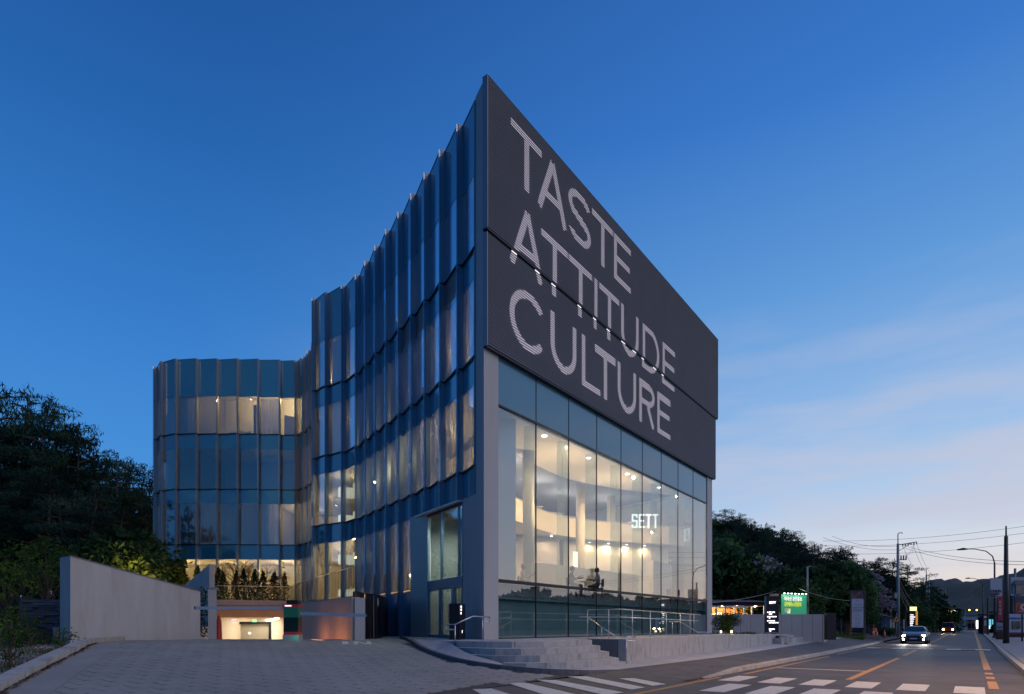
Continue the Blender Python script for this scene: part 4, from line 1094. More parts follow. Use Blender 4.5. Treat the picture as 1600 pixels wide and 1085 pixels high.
# ------------------------------------------------------------------ left retaining wall
WA, WB = (-14.6, 20.1), (-12.1, 23.6)
wall = thing('concrete_wall', 'tall pale concrete wall with a sloping top at the left of the driveway', 'wall', (*WA, .95))
nW = 5; ux, uy = (WB[0] - WA[0]), (WB[1] - WA[1]); L = math.hypot(ux, uy); ux /= L; uy /= L
def wt(u): return lerp(3.82, 2.85, u)
for i in range(nW):
    a, c = lp(WA, WB, i / nW), lp(WA, WB, (i + 1) / nW)
    b = MB(); b.seg(a, c, .5, wt(i / nW), .9, off=-.45, z3=wt((i + 1) / nW)); b.build('wall_section', M['concrete'], wall)
b = MB(); b.seg(WA, WB, 3.82, 3.855, .94, off=-.45, z2=2.85, z3=2.885); b.build('wall_cap', mat('wall_cap', (.2, .18, .17), .8), wall)
for px, py, z_ in ((93.5, 985, 0),): 
    bx = MB(); x, y = G(92, 20.7); bx.box(x - .1, y, 1.3, .12, .12, .35); bx.build('wall_box', M['cap_metal'], wall)
# ramp: slope down to the garage, side walls
b = MB(); RL = [(-11.9, 23.3), (-6.9, 23.3), (-12.3, 33.2), (-16.6, 33.2)]
b.add([(-11.9, 23.3, 1.0), (-6.9, 23.3, 1.0), (-11.2, 33.2, -.45), (-16.6, 33.2, -.45), (-15.2, 46, -.5), (-21, 46, -.5)], [(0, 1, 2, 3), (3, 2, 4, 5)])
struct(b.build('garage_ramp', M['concrete_col']))
lowall = thing('brown_wall', 'low tan concrete wall with railing between the ramp and the bronze enclosure', 'wall', (-5.6, 21.3, 1.0))
pts = [(-5.62, 21.3), (-7.1, 23.8), (-8.6, 26.3), (-10.1, 28.8), (-12.2, 33.0)]
for i in range(4):
    b = MB(); b.seg(pts[i], pts[i + 1], -.6 if i > 1 else 0, 2.53, .3, off=.15); b.build('wall_section', M['plaster'], lowall)
b = MB(); b.box(-5.43, 21.5, 1.75, .36, .4, 1.5, R(30)); b.build('wall_end', M['concrete_col'], lowall)
rt = thing('terrace_railing', 'thin steel bar railing along the top of the tan wall', 'railing', (-5.7, 21.6, 2.53))
ln = [(x + .12, y + .05) for x, y in pts]
MB().tube([(x, y, 3.62) for x, y in ln], .02, 6).build('rail', M['steel'], rt)
for u in range(0, 61):
    w = resample([(*p, 0) for p in ln], 61)[u] if u == 0 else W61[u]
    if u == 0: W61 = resample([(*p, 0) for p in ln], 61)
    MB().tube([(w[0], w[1], 2.5), (w[0], w[1], 3.62)], .007, 4).build('baluster', M['dark_metal'], rt)
# bronze enclosure
enc = thing('bronze_enclosure', 'dark bronze and glass enclosure at the foot of the pleated facade', 'enclosure', (-4.9, 22.8, 1.0))
a, c_, d_ = G(553, 22.0), G(588, 24.4), G(606, 27.5)
for p, q, n in ((a, c_, 3), (c_, d_, 2)):
    for i in range(n):
        s0, s1 = lp(p, q, i / n + .015), lp(p, q, (i + 1) / n - .015)
        MB().seg(s0, s1, 1.0, 2.72, .04).build('bronze_panel', M['bronze'], enc)
        MB().seg(lp(p, q, i / n - .012), lp(p, q, i / n + .012), 1.0, 2.76, .07).build('frame_post', M['dark_brown'], enc)
MB().prism([a, c_, d_, (d_[0] - 1.6, d_[1]), (a[0] - .3, a[1] + 1.2)], 2.7, 2.78).build('top_plate', M['bronze'], enc)
x, y = G(570, 22.6); MB().tube([(x, y - .0, 1.05), (x, y - .0, 2.7)], .012, 6).build('light_strip', emit_mat('strip_amber', (1, .55, .25), .7), enc)
MB().tube([(G(584, 23.9)[0], G(584, 23.9)[1], 1.05), (G(584, 23.9)[0], G(584, 23.9)[1], 2.7)], .015, 6).build('light_strip', M['cap_metal'], enc)
# terrace deck, parapet and garage portal
b = MB(); b.prism([(-30, 33.1), (-11.9, 33.1), (-10.3, 29.2), (-5.9, 22.4), (-5.4, 24.5), (-5.9, 28.4), (-7.6, 31.8), (-10.4, 34.6), (-11.6, 36.3), (-13.2, 41), (-15.4, 43.2), (-27, 43.4), (-30, 43.4)], 2.35, 2.62)
ter = struct(b.build('terrace', M['light_stone']))
gar = thing('garage_portal', 'garage entrance under the terrace with brown soffit and lit interior', 'garage entrance', (-14, 33, -.4))
MB().seg((-16.8, 33.0), (-12.0, 33.0), 2.66, 2.96, .25, z3=2.88).build('parapet', M['plaster'], gar)
MB().seg((-16.8, 33.05), (-12.0, 33.05), 1.98, 2.65, .2).build('fascia', M['brown_panel'], gar)
b = MB(); b.prism([(-17.2, 33.0), (-16.3, 33.0), (-16.3, 46), (-17.2, 46)], -1, 2.34); b.build('side_wall', M['cream'], gar)
b = MB(); b.prism([(-12.25, 33.0), (-11.9, 33.0), (-11.9, 46), (-12.25, 46)], -1, 2.34); b.build('side_wall', M['brown_panel'], gar)
MB().seg((-20, 45), (-11, 45), -1, 2.34, .2).build('back_wall', M['cream'], gar)
MB().prism([(-17.2, 33.2), (-11.9, 33.2), (-11.9, 45), (-17.2, 45)], 2.2, 2.3).build('ceiling', M['ceiling'], gar)
MB().seg((-16.3, 36.6), (-14.6, 36.6), -.5, 1.62, .15).build('inner_door', mat('garage_glass', (.42, .40, .33), .3), gar)
b = MB(); b.seg((-16.3, 36.4), (-14.5, 36.4), 1.62, 1.78, .1); b.seg((-14.55, 36.4), (-14.42, 36.4), -.5, 1.78, .1); b.build('door_frame', M['dark_metal'], gar)
b = MB(); b.seg((-17.6, 44.85), (-14.6, 44.85), -.4, 1.35, .05); b.build('white_panel', M['white_wall'], gar)
for x, y in ((-14.2, 35.4), (-13.75, 35.0), (-13.35, 34.5)): MB().lathe([(.12, -.05), (.12, .05)], x, y, 2.0 - .1 * (y - 34), 12).build('lamp', emit_mat('garage_lamp', (1, .9, .66), 9), gar)
def zg(py, d_=33.3): return ZP(py, d_)
MB().box(*G(366, 33.4), zg(970.5, 33.4), .24, .06, .2).build('exit_sign', emit_mat('exit_pink', (1, .45, .40), 2.2), gar)
MB().box(*G(397.5, 33.4), zg(970.3, 33.4), .22, .06, .13).build('exit_sign', emit_mat('exit_green', (.30, 1, .30), 1.8), gar)
put_text('lettering', 'OUT', .14, M['white_paint'], (*G(362.5, 33.34), zg(972.5, 33.3)), 0, gar, bold=.004)
area('garage_light', (-14.4, 36.5, 2.1), 2.0, 170, (1, .84, .62), parent=gar, sy=3)
area('garage_light', (-14.8, 41.5, 2.1), 2.0, 150, (1, .84, .62), parent=gar, sy=3)
for x, y in ((-15.6, 32.2), (-13.9, 32.2), (-12.5, 32.2)):
    MB().lathe([(.05, 0), (.06, .08)], x, y, 1.1, 8).build('uplight', M['lamp_warm'], gar); point('uplight_beam', (x, y, 1.25), 9, (1, .6, .3), .04, gar)
# fence bars over the portal
fr = thing('terrace_railing', 'fine upright bar fence above the garage entrance in front of the cypresses', 'railing', (-14, 33.0, 2.9))
MB().tube([(-16.8, 33.1, 3.72), (-11.9, 33.1, 3.66)], .018, 6).build('rail', M['steel'], fr)
for k in range(46):
    x = -16.75 + k * .105; MB().tube([(x, 33.1, 2.85), (x, 33.1, 3.70)], .007, 4).build('baluster', M['dark_metal'], fr)
# gate post, sloped wall behind, ivy
post = thing('gate_post', 'tall square blue-grey concrete post beside the garage ramp', 'post', (*G(331, 24.6), .9))
b = MB(); b.prism([G(325, 24.2), G(338.5, 24.4), G(338.5, 25.2), G(325, 25.2)], .6, 3.02); b.build('shaft', M['concrete_col'], post)
b = MB(); b.prism([G(323.5, 24.15), G(340, 24.35), G(340, 25.3), G(323.5, 25.3)], 3.021, 3.06); b.build('cap', M['cap_metal'], post)
sw = thing('sloped_wall', 'small grey ribbed wall rising to a point behind the concrete wall', 'wall', (*G(300, 30), 2.5))
nS = 9; sA, sB = G(284, 30.5), G(331.5, 28.8)
for k in range(nS):
    a, c = lp(sA, sB, k / nS + .004), lp(sA, sB, (k + 1) / nS - .004); MB().seg(a, c, 1.5, lerp(ZP(922, 30.5), ZP(882, 28.8), k / nS), .25, z3=lerp(ZP(922, 30.5), ZP(882, 28.8), (k + 1) / nS)).build('wall_board', M['concrete'], sw)
# booms
def boom(label, px0, px1, py0, py1, dd0, dd1, kx):
    p, q = (*G(px0, dd0), ZP(py0, dd0)), (*G(px1, dd1), ZP(py1, dd1))
    t = thing('barrier_boom', label, 'barrier', (q[0] if kx > 0 else p[0], q[1], .95))
    v = Vector(q) - Vector(p); L = v.length; b = MB(); b.box(0, 0, 0, L, .05, .105)
    o = b.build('boom_arm', mat('boom_paint', (.52, .55, .62), .35), t, world=False); o.location = (Vector(p) + Vector(q)) / 2 - t.location; o.rotation_euler = (0, -math.atan2(v.z, math.hypot(v.x, v.y)), math.atan2(v.y, v.x))
    e = MB(); e.box(0, 0, 0, .04, .06, .115); eo = e.build('end_cap', M['black'], t, world=False); eo.location = Vector(p if kx > 0 else q) - t.location; eo.rotation_euler = o.rotation_euler
    return t
boom('white barrier boom across the garage ramp left of the ticket kiosk', 305, 446, 950.3, 950.3, 21.4, 20.9, 1)
boom('thin pale barrier boom in front of the tan wall', 470, 574, 959, 962, 20.9, 20.0, -1)
ki = thing('ticket_kiosk', 'dark green glowing ticket kiosk with a red band between the two barriers', 'kiosk', (*G(456, 21.0), .95))
kx, ky = G(457.5, 21.0)
gm = bpy.data.materials.new('kiosk_screen'); gm.use_nodes = True
gb = gm.node_tree.nodes['Principled BSDF']; gb.inputs['Base Color'].default_value = (.01, .03, .03, 1); gb.inputs['Roughness'].default_value = .2
MB().box(kx, ky, 1.10, .55, .42, .22).build('plinth', M['concrete_col'], ki)
MB().box(kx, ky, 1.26, .50, .38, .10).build('red_band', mat('kiosk_red', (.35, .02, .03), .4, emit=(.5, .02, .03), estr=.12), ki)
MB().box(kx, ky, 1.56, .50, .38, .50).build('cabinet', gm, ki)
MB().box(kx, ky, 1.98, .502, .382, .33).build('screen', mat('kiosk_green', (.01, .04, .04), .2, emit=(.01, .10, .08), estr=.3), ki)
MB().box(kx, ky, 2.20, .53, .4, .11).build('red_band', mat('kiosk_red_top', (.22, .02, .03), .4, emit=(.4, .03, .05), estr=.12), ki)
MB().box(kx + .03, ky, 2.33, .38, .3, .14).build('top_lamp', gm, ki)
put_text('lettering', 'PARKING', .055, M['white_em'], (kx - .2, ky - .206, 2.185), 0, ki)
gl = point('kiosk_glow', (kx + .25, ky - .45, 1.15), .8, (.1, 1, .5), .05, ki)
for k_, (x, y) in enumerate(((-6.3, 22.45), (-7.3, 24.2))): area('wall_glow', (x - .8, y - .45, .95 if k_ else 1.03), 1.8, 9, (1, .42, .16), rot=(R(-75), 0, math.atan2(2.5, -1.48)), sy=.05)
# traffic cone at ramp
def cone_mb(h=.7):
    t = MB(); t.lathe([(.13 * h / .7, .03), (.10 * h / .7, .2 * h), (.03, h)], n=12); return t
def cone(label, x, y, z, h=.7, group=None):
    t = thing('traffic_cone', label, 'traffic cone', (x, y, z), 0, group)
    cone_mb(h).build('cone', M['orange'], t, True, world=False); MB().box(0, 0, .015, .34 * h / .7, .34 * h / .7, .03).build('base', M['orange'], t, world=False)
    MB().lathe([(.085 * h / .7, .45 * h), (.066 * h / .7, .62 * h)], n=12).build('band', M['white_paint'], t, True, world=False); return t
x, y = G(342, 24.8); t = thing('traffic_post', 'tall dark red marker post at the left edge of the garage ramp', 'marker post', (x, y, .86))
MB().lathe([(.2, 0), (.2, .06), (.13, .1), (.10, .8), (.06, 1.05), (.02, 1.1)], n=12).build('post_body', M['red'], t, True, world=False); MB().box(.1, 0, .03, .7, .4, .06).build('base', M['black'], t, world=False)

# dark stacked slate wall behind the shrubs
sl = thing('slate_wall', 'dark rough wall of stacked slate slabs left of the concrete wall', 'wall', (*G(65, 22), .8))
rr = random.Random(8); z = .72; k = 0
while z < 2.4:
    h = rr.uniform(.05, .12); x0 = G(38, 22.5)[0]; x1 = G(97, 22.5)[0]; x = x0 + rr.uniform(-.06, .06)
    while x < x1:
        w = rr.uniform(.3, .9); b = MB(); b.box(x + w / 2, 22.5 + rr.uniform(-.05, .05), z + h / 2, w - .012, .5, h - .008, rr.uniform(-.04, .04)); b.build('slate_slab', M['slate'], sl); x += w
    z += h
# ------------------------------------------------------------------ vegetation
def leafcloud(b, c, r, n, sz, rnd, flat=1.0, shell=.5, asp=.5):
    for _ in range(n):
        while True:
            x, y, z = rnd.uniform(-1, 1), rnd.uniform(-1, 1), rnd.uniform(-1, 1); q = x * x + y * y + z * z
            if q <= 1 and q > shell * rnd.random(): break
        p = (c[0] + x * r[0], c[1] + y * r[1], c[2] + z * r[2]); s_ = sz * rnd.uniform(.6, 1.3)
        a = Vector((rnd.gauss(0, 1), rnd.gauss(0, 1), rnd.gauss(0, 1) * flat)).normalized(); d_ = a.orthogonal().normalized()
        d_ = (Matrix.Rotation(rnd.random() * 6.28, 3, a) @ d_); e = a * s_; g_ = d_ * s_ * asp
        b.add([(p[0] - e.x, p[1] - e.y, p[2] - e.z), (p[0] + g_.x, p[1] + g_.y, p[2] + g_.z), (p[0] + e.x, p[1] + e.y, p[2] + e.z), (p[0] - g_.x, p[1] - g_.y, p[2] - g_.z)], [(0, 1, 2, 3)])
def pine_meshes(seed, h=12.0, lo=.3, n_br=23, spread=3.3, leaf='pine', clump=(1.05, 1.05, .30), leaves=120, lsz=.17):
    r = random.Random(seed); tr = MB(); cr = MB()
    pts = []; x = y = 0
    for k in range(9):
        z = h * .97 * k / 8; pts.append((x, y, z)); x += r.uniform(-.22, .22); y += r.uniform(-.22, .22)
    tr.tube(pts, [.26 * (1 - .11 * k) for k in range(9)], 8)
    def tp(z): k = min(7, int(z / (h * .97) * 8)); return lp(pts[k], pts[k + 1], min(1, max(0, (z - pts[k][2]) / (h * .97 / 8))))
    for i in range(n_br):
        u = lo + (1 - lo) * (i + r.random() * .6) / n_br; z = h * u; an = i * 2.4 + r.uniform(-.5, .5)
        L = spread * (1.05 - ((u - lo) / (1 - lo)) ** 1.5 * .8) * r.uniform(.65, 1.15)
        a = tp(z * .96); e = (a[0] + math.cos(an) * L, a[1] + math.sin(an) * L, a[2] + L * r.uniform(.0, .32)); m_ = lp(a, e, .5); m_ = (m_[0], m_[1], m_[2] + .15 * L * r.uniform(-.4, .8))
        tr.tube([a, m_, e], [.07, .05, .02], 5, cap=False)
        for q in (e, lp(m_, e, .4), m_) if L > 1.6 else (e,):
            k = r.uniform(.7, 1.15); leafcloud(cr, (q[0] + r.uniform(-.3, .3), q[1] + r.uniform(-.3, .3), q[2] + .15), (clump[0] * k, clump[1] * k, clump[2] * k), int(leaves * k), lsz, r, 1.3, .3, .16)
    leafcloud(cr, (pts[-1][0], pts[-1][1], h * .95), (.4, .4, .9), leaves, lsz, r, 2.0, .3, .18)
    return tr.mesh('trunk', M['bark']), cr.mesh('crown', M[leaf])
def broad_meshes(seed, h=6.0, spread=2.3, leaf='broad', n=34, leaves=60, lsz=.16, lo=.35, cl=.75):
    r = random.Random(seed); tr = MB(); cr = MB()
    tr.tube([(0, 0, 0), (.05, .03, h * .25), (.1, -.05, h * .5)], [.13, .10, .07], 7)
    for i in range(n):
        an = i * 2.4; u = lo + (1 - lo) * i / n; L = spread * math.sin(math.pi * min(.97, .22 + .75 * (i / n))) * r.uniform(.55, 1.15); z = h * u
        a = (.08, 0, h * .5 * min(1, u)); e = (math.cos(an) * L, math.sin(an) * L, z)
        if i % 2 == 0: tr.tube([a, lp(a, e, .5), e], [.045, .03, .012], 5, cap=False)
        k = r.uniform(.6, 1.2) * cl; leafcloud(cr, e, (k, k, k * .75), int(leaves * k), lsz, r, 1, .4, .55)
    return tr.mesh('trunk', M['bark']), cr.mesh('crown', M[leaf])
def tree(name, label, cat, ms, loc, rz, scl, group=None):
    t = thing(name, label, cat, loc, rz, group); t.scale = (scl,) * 3 if not isinstance(scl, tuple) else scl
    link('trunk', ms[0], t); link('crown', ms[1], t); return t
PM = [pine_meshes(s_) for s_ in (1, 2, 3)]
PT_ = [pine_meshes(s_, lo=.55, n_br=20, spread=2.9) for s_ in (11, 12)]
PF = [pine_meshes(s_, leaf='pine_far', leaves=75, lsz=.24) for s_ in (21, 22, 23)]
BM = [broad_meshes(s_) for s_ in (5, 6)]
BS = [broad_meshes(s_, lo=.55, spread=1.7, lsz=.11, leaves=70, n=26, cl=.6) for s_ in (7, 8)]
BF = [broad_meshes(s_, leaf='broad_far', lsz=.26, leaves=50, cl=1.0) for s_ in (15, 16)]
BL = broad_meshes(31, leaf='blossom', lsz=.2, leaves=40)
rt_ = random.Random(77)
# left forest: crest outline read from the photo as (column, row)
OUT_ = [(-30, 590), (2, 597), (22, 636), (46, 597), (66, 628), (88, 614), (108, 656), (128, 676), (148, 678), (166, 704), (186, 716), (200, 735), (218, 752), (232, 775)]
def topat(px):
    for k in range(len(OUT_) - 1):
        if OUT_[k][0] <= px <= OUT_[k + 1][0]: return lerp(OUT_[k][1], OUT_[k + 1][1], (px - OUT_[k][0]) / (OUT_[k + 1][0] - OUT_[k][0]))
    return 600 if px < 0 else 760
GL = 'dark pines massed on the slope left of the building'
for i, (px, py) in enumerate(OUT_):
    dd = rt_.uniform(52, 60); x, y = G(px, dd); z = 1.6; H = ZP(py, dd) - z
    k = H / 12.3; tree('pine_tree', 'tall dark pine in the crest of the wood left of the building', 'tree', PM[i % 3], (x, y, z), rt_.random() * 6, (k * .8, k * .8, k), GL)
    if i % 2: x, y = G(px + 11, dd + 6); tree('pine_tree', 'tall dark pine in the crest of the wood left of the building', 'tree', PM[(i + 1) % 3], (x, y, z), rt_.random() * 6, (k * .7, k * .7, k * rt_.uniform(.9, 1.0)), GL)
for i in range(30):
    px = rt_.uniform(-60, 205); dd = rt_.uniform(38, 52); f_ = rt_.uniform(.40, .80); py = 979 - (979 - topat(px)) * f_; x, y = G(px, dd); z = 1.3
    tree('pine_tree', 'dark pine in the lower ranks of the wood left of the building', 'tree', (PM + PF)[i % 6], (x, y, z), rt_.random() * 6, (ZP(py, dd) - z) / 12.3, 'dark pines in front ranks left of the building')
tree('pine_tree', 'open-crowned pine overhanging beside the left end of the glass wing', 'tree', PT_[0], (*G(206, 56), 1.6), 1.2, (ZP(712, 56) - 1.6) / 12.3)
tree('pine_tree', 'thin pine with sky showing through its crown, nearest the glass wing', 'tree', PT_[1], (*G(226, 60), 1.6), 4.2, (ZP(735, 60) - 1.6) / 12.3)
for i, (px, py, dd, lab) in enumerate(((35, 850, 27, 'bright green sapling of layered leaves at the left edge above the slate wall'), (72, 838, 25, 'light green broad-leaved sapling just left of the concrete wall'), (10, 880, 24, 'leafy green shrub at the left edge of the picture'),
        (150, 842, 36, 'broad-leaved tree lit yellow from below behind the concrete wall'), (186, 826, 38, 'slender yellow-lit tree behind the sloping wall top'), (222, 834, 39, 'yellow-green tree beside the left corner of the glass wing'), (205, 850, 35, 'low amber-lit shrub between the wall and the glass wing'))):
    z = 1.0 if dd < 30 else 2.0; tree('leafy_tree', lab, 'tree', (BS if dd < 30 else BF)[i % 2], (*G(px, dd), z), i * 1.3, (ZP(py, dd) - z) / 6.2)
for px_, d_k, pw_, c_k in ((165, 31.5, 1300, (1, .62, .14)), (205, 32.5, 1500, (1, .46, .09)), (232, 44, 1600, (1, .42, .08))):
    x_, y_ = G(px_, d_k); gl_ = thing('garden_uplight', 'amber spotlight shining up into the trees behind the concrete wall, %s' % {165: 'the leftmost', 205: 'the middle one', 232: 'beside the wing'}[px_], 'garden light', (x_, y_, 2.0))
    MB().lathe([(.07, 0), (.09, .14)], x_, y_, 2.0, 10).build('lamp_housing', M['dark_metal'], gl_)
    ld = bpy.data.lights.new('uplight_beam', 'SPOT'); ld.energy = pw_; ld.color = c_k; ld.spot_size = R(105); ld.spot_blend = .7; ld.shadow_soft_size = .05
    lo_ = bpy.data.objects.new('uplight_beam', ld); COL.objects.link(lo_); lo_.parent = gl_; lo_.location = (0, 0, .2); lo_.rotation_euler = (R(142), 0, 0)

b = MB(); r = random.Random(19)
for k in range(90): leafcloud(b, (G(lerp(-90, 236, k / 89), 61)[0], 61 + r.uniform(-2, 2), r.uniform(1.5, 5.5)), (1.6, 1.5, 1.6), 90, .28, r, 1, .2, .5)
for k in range(50): leafcloud(b, (G(lerp(-90, 60, k / 49), 33)[0], 33 + r.uniform(-1, 1), r.uniform(1.0, 2.6)), (1.0, 1.0, .9), 90, .14, r, 1, .2, .5)
stuff(b.build('undergrowth', M['pine_far']))
# low shrubs on the bank
SH = [broad_meshes(s_, h=1.1, spread=.55, n=16, leaves=60, lsz=.06, cl=.28, lo=.2) for s_ in (41, 42)]
for i, (px, dd, sc, lab) in enumerate(((15, 20, 1.05, 'dark green shrub at the left edge before the slate wall'), (45, 19.5, .6, 'dark leafy shrub at the foot of the slate wall'), (70, 20.5, .45, 'small shrub against the middle of the slate wall'), (101, 17.3, .62, 'small bright shrub at the foot of the concrete wall end'), (18, 12.6, .75, 'thin upright weed on the gravel bank'), (-12, 17, 1.0, 'shrub cut by the left edge of the picture'),
        (24, 21.5, 1.2, 'tall dark shrub left of the slate wall'))):
    x, y = G(px, dd); tree('shrub', lab, 'shrub', SH[i % 2], (x, y, soilz(x, y) - .02), i, (sc * .45, sc * .45, sc) if px == 18 else sc)
# ivy on the gate post recess
b = MB(); r = random.Random(9)
for k in range(14): leafcloud(b, (*G(318, 24.8 + .05 * k), 1.2 + k * .14), (.25, .3, .16), 40, .05, r, 1, .3, .6)
stuff(b.build('ivy', M['broad']))
# cypresses in a row on the terrace
def cypress_mesh(seed, m):
    r = random.Random(seed); tr = MB(); cr = MB(); tr.tube([(0, 0, 0), (0, 0, 1.7)], [.04, .01], 6)
    for i in range(26):
        u = i / 25; rad = .30 * math.sin(math.pi * min(1, .12 + .86 * u ** .8)) ** .8 * (1 - .25 * u) + .02
        leafcloud(cr, (r.uniform(-.03, .03), r.uniform(-.03, .03), .12 + u * 1.8), (rad, rad, .14), 42, .05, r, 2.2, .5, .45)
    return tr.mesh('trunk', M['bark']), cr.mesh('crown', M[m])
CY = [cypress_mesh(1, 'cypress'), cypress_mesh(2, 'cypress'), cypress_mesh(3, 'cypress_brown')]
CYP = [(274, 886, 0, 1.35), (291, 887, 1, 1.15), (306.5, 885, 0, 1.0), (324, 889, 1, 1), (337.5, 888, 1, 1.15), (351, 893, 0, .95), (368.5, 892, 2, 1), (383, 890, 1, .95), (397, 891, 0, 1), (411, 893, 1, 1), (427, 895, 2, 1.25), (445, 895, 2, .85)]
for i, (px, py, k, wd) in enumerate(CYP):
    dd = 34.6 if px > 330 else 36; z = 2.62; H = (ZP(py, dd) - z) / 2.0
    lab = ('rust-tinged' if k == 2 else 'dark green') + ' slim cypress, %s of the terrace row counted from the left' % ['first', 'second', 'third', 'fourth', 'fifth', 'sixth', 'seventh', 'eighth', 'ninth', 'tenth', 'eleventh', 'last'][i]
    t = tree('cypress_tree', lab, 'tree', CY[k], (*G(px, dd), z), i * .7, (H * wd * 1.2, H * wd * 1.2, H), 'cypresses in a row on the terrace'); t.rotation_euler = (rt_.uniform(-.05, .05), rt_.uniform(-.05, .05), i)
for px in (262, 283, 345, 361, 376, 390, 404, 419, 436):
    x, y = G(px, 35.3); MB().lathe([(.05, 0), (.06, .1)], x, y, 2.62, 8).build('uplight', M['lamp_warm'], ter); point('uplight_beam', (x, y, 2.85), 4.5, (1, .62, .22), .05, ter)
# bare tree behind the cypresses
def bare(seed):
    r = random.Random(seed); b = MB()
    def grow(p, v, L, rad, lev):
        q = (p[0] + v.x * L, p[1] + v.y * L, p[2] + v.z * L); b.tube([p, q], [rad, rad * .7], 5 if lev < 3 else 3, cap=False)
        if lev >= 6: return
        for _ in range(3 if lev < 4 else 2):
            w = (v + Vector((r.uniform(-.8, .8), r.uniform(-.8, .8), r.uniform(-.25, .45)))).normalized(); grow(q, w, L * r.uniform(.68, .85), rad * .66, lev + 1)
    grow((0, 0, 0), Vector((0, 0, 1)), .95, .07, 0); return b
for px, sc, lab in ((372, 1.0, 'bare reddish tree with fine twigs on the terrace, the left one'), (398, .9, 'bare reddish tree with fine twigs on the terrace, the right one')):
    t = thing('bare_tree', lab, 'tree', (*G(px, 38), 2.62)); o = bare(px).build('branches', M['twig'], t, world=False); o.scale = (sc * 1.25, sc, sc)

# ------------------------------------------------------------------ hills
def hill_mesh(name, ctrl, d0, d1, dm, zb, zoff, m, nx=60, nd=22, rough=1.0, seed=0, pxa=None, pxb=None):
    # a real slope rising from d0 to its crest at dm and falling to d1; ctrl = (column, row) of the crest
    b = MB(); pxs = [lerp(ctrl[0][0], ctrl[-1][0], i / nx) for i in range(nx + 1)]; v = []
    def cy_(px):
        for k in range(len(ctrl) - 1):
            if ctrl[k][0] <= px <= ctrl[k + 1][0]: return lerp(ctrl[k][1], ctrl[k + 1][1], (px - ctrl[k][0]) / (ctrl[k + 1][0] - ctrl[k][0]))
        return ctrl[-1][1]
    def zf(x, dd):
        px = 800 + F * x / dd; zc = ZP(cy_(max(ctrl[0][0], min(ctrl[-1][0], px))), dm) - zoff
        u = (dd - d0) / (dm - d0) if dd < dm else (d1 - dd) / (d1 - dm); u = max(0, min(1, u)); u = u * u * (3 - 2 * u)
        tq = x * NR.x + dd * NR.y; sink = max(0, min(5, (tq + 9) * 1.2)) if dm < 200 else 0
        return -sink + lerp(zb, max(zb, zc), u) + mnoise.fractal(Vector((x / 30, dd / 30, seed)), 1, 2, 4) * rough * u
    for i in range(nx + 1):
        for j in range(nd + 1):
            dd = lerp(d0, d1, j / nd); x = (pxs[i] - 800) * dd / F; v.append((x, dd, zf(x, dd)))
    b.add(v, [(i * (nd + 1) + j, (i + 1) * (nd + 1) + j, (i + 1) * (nd + 1) + j + 1, i * (nd + 1) + j + 1) for i in range(nx) for j in range(nd)])
    return struct(b.build(name, m, smooth=True)), zf
HR = [(1040, 812), (1113, 812), (1160, 820), (1200, 832), (1250, 860), (1290, 886), (1330, 900), (1380, 908), (1430, 925), (1465, 945), (1490, 965)]
hr, zR = hill_mesh('hill', HR, 64, 230, 135, .5, 8.5, M['hill'], rough=1.2)
NH = 0
for i in range(420):
    px = rt_.uniform(1085, 1478); dd = 66 + 78 * rt_.random() ** .8; x = (px - 800) * dd / F; z = zR(x, dd)
    t_ = x * NR.x + dd * NR.y
    if t_ > -11 or px > 1432: continue
    if dd < 84 and px > 1325: continue
    if dd < 72 and px < 1290: continue
    if z < 1.5 and rt_.random() < .3: continue
    NH += 1
    if NH > 215: break
    if rt_.random() < .80: tree('pine_tree', 'dark pine standing among others on the wooded hill right of the building', 'tree', (PF + PT_)[i % 5], (x, dd, z - .3), rt_.random() * 6, rt_.uniform(.62, .95), 'pines on the wooded hill')
    else: tree('leafy_tree', 'dull green broad-leaved tree among the pines on the wooded hill', 'tree', BF[i % 2], (x, dd, z - .3), rt_.random() * 6, rt_.uniform(1.0, 1.5), 'broad-leaved trees on the wooded hill')
for px, py, dd, ms, lab in ((1128, 848, 62, BF[1], 'fresh green tree beside the end column of the showroom'), (1152, 868, 60, BF[0], 'rounded mid green tree behind the lit pavilion'), (1190, 868, 66, BL, 'pale lilac blossom tree on the slope above the pavilion'), (1222, 888, 62, BF[1], 'grey green tree above the green banner'),
      (1275, 885, 58, BF[0], 'loose grey leaved tree right of the tall lamp pole'), (1300, 882, 60, BF[1], 'grey leaved tree between the lamp pole and the poster board'), (1325, 880, 60, BF[0], 'spreading tree directly behind the poster board'), (1349, 888, 62, BL, 'pale pink blossom tree right above the poster board'), (1250, 905, 56, BF[1], 'dark round tree behind the green banner building'),
      (1375, 868, 84, PT_[0], 'tall open pine behind the small house'), (1392, 873, 86, PT_[1], 'open crowned pine left of the first utility pole'), (1416, 880, 88, PT_[0], 'flat topped pine right of the first utility pole'), (1436, 903, 95, PT_[1], 'small pine between the two utility poles'),
      (1449, 918, 120, BF[0], 'leafy tree beside the second utility pole'), (1462, 940, 130, BF[1], 'last green tree at the end of the wooded slope'), (1140, 895, 64, BF[1], 'dark bushy tree close behind the pavilion roof'), (1348, 935, 57, BF[0], 'dark bushy tree between poster board and small house'), (1425, 935, 92, BF[1], 'bushy dark tree over the lit roadside sign')):
    x, y = G(px, dd); z = .5 if dd < 70 else zR(x, y); hm = 12.3 if ms in PT_ else 6.2; tree('pine_tree' if hm > 7 else 'leafy_tree', lab, 'tree', ms, (x, y, z), px, (ZP(py, dd) - z) / hm)
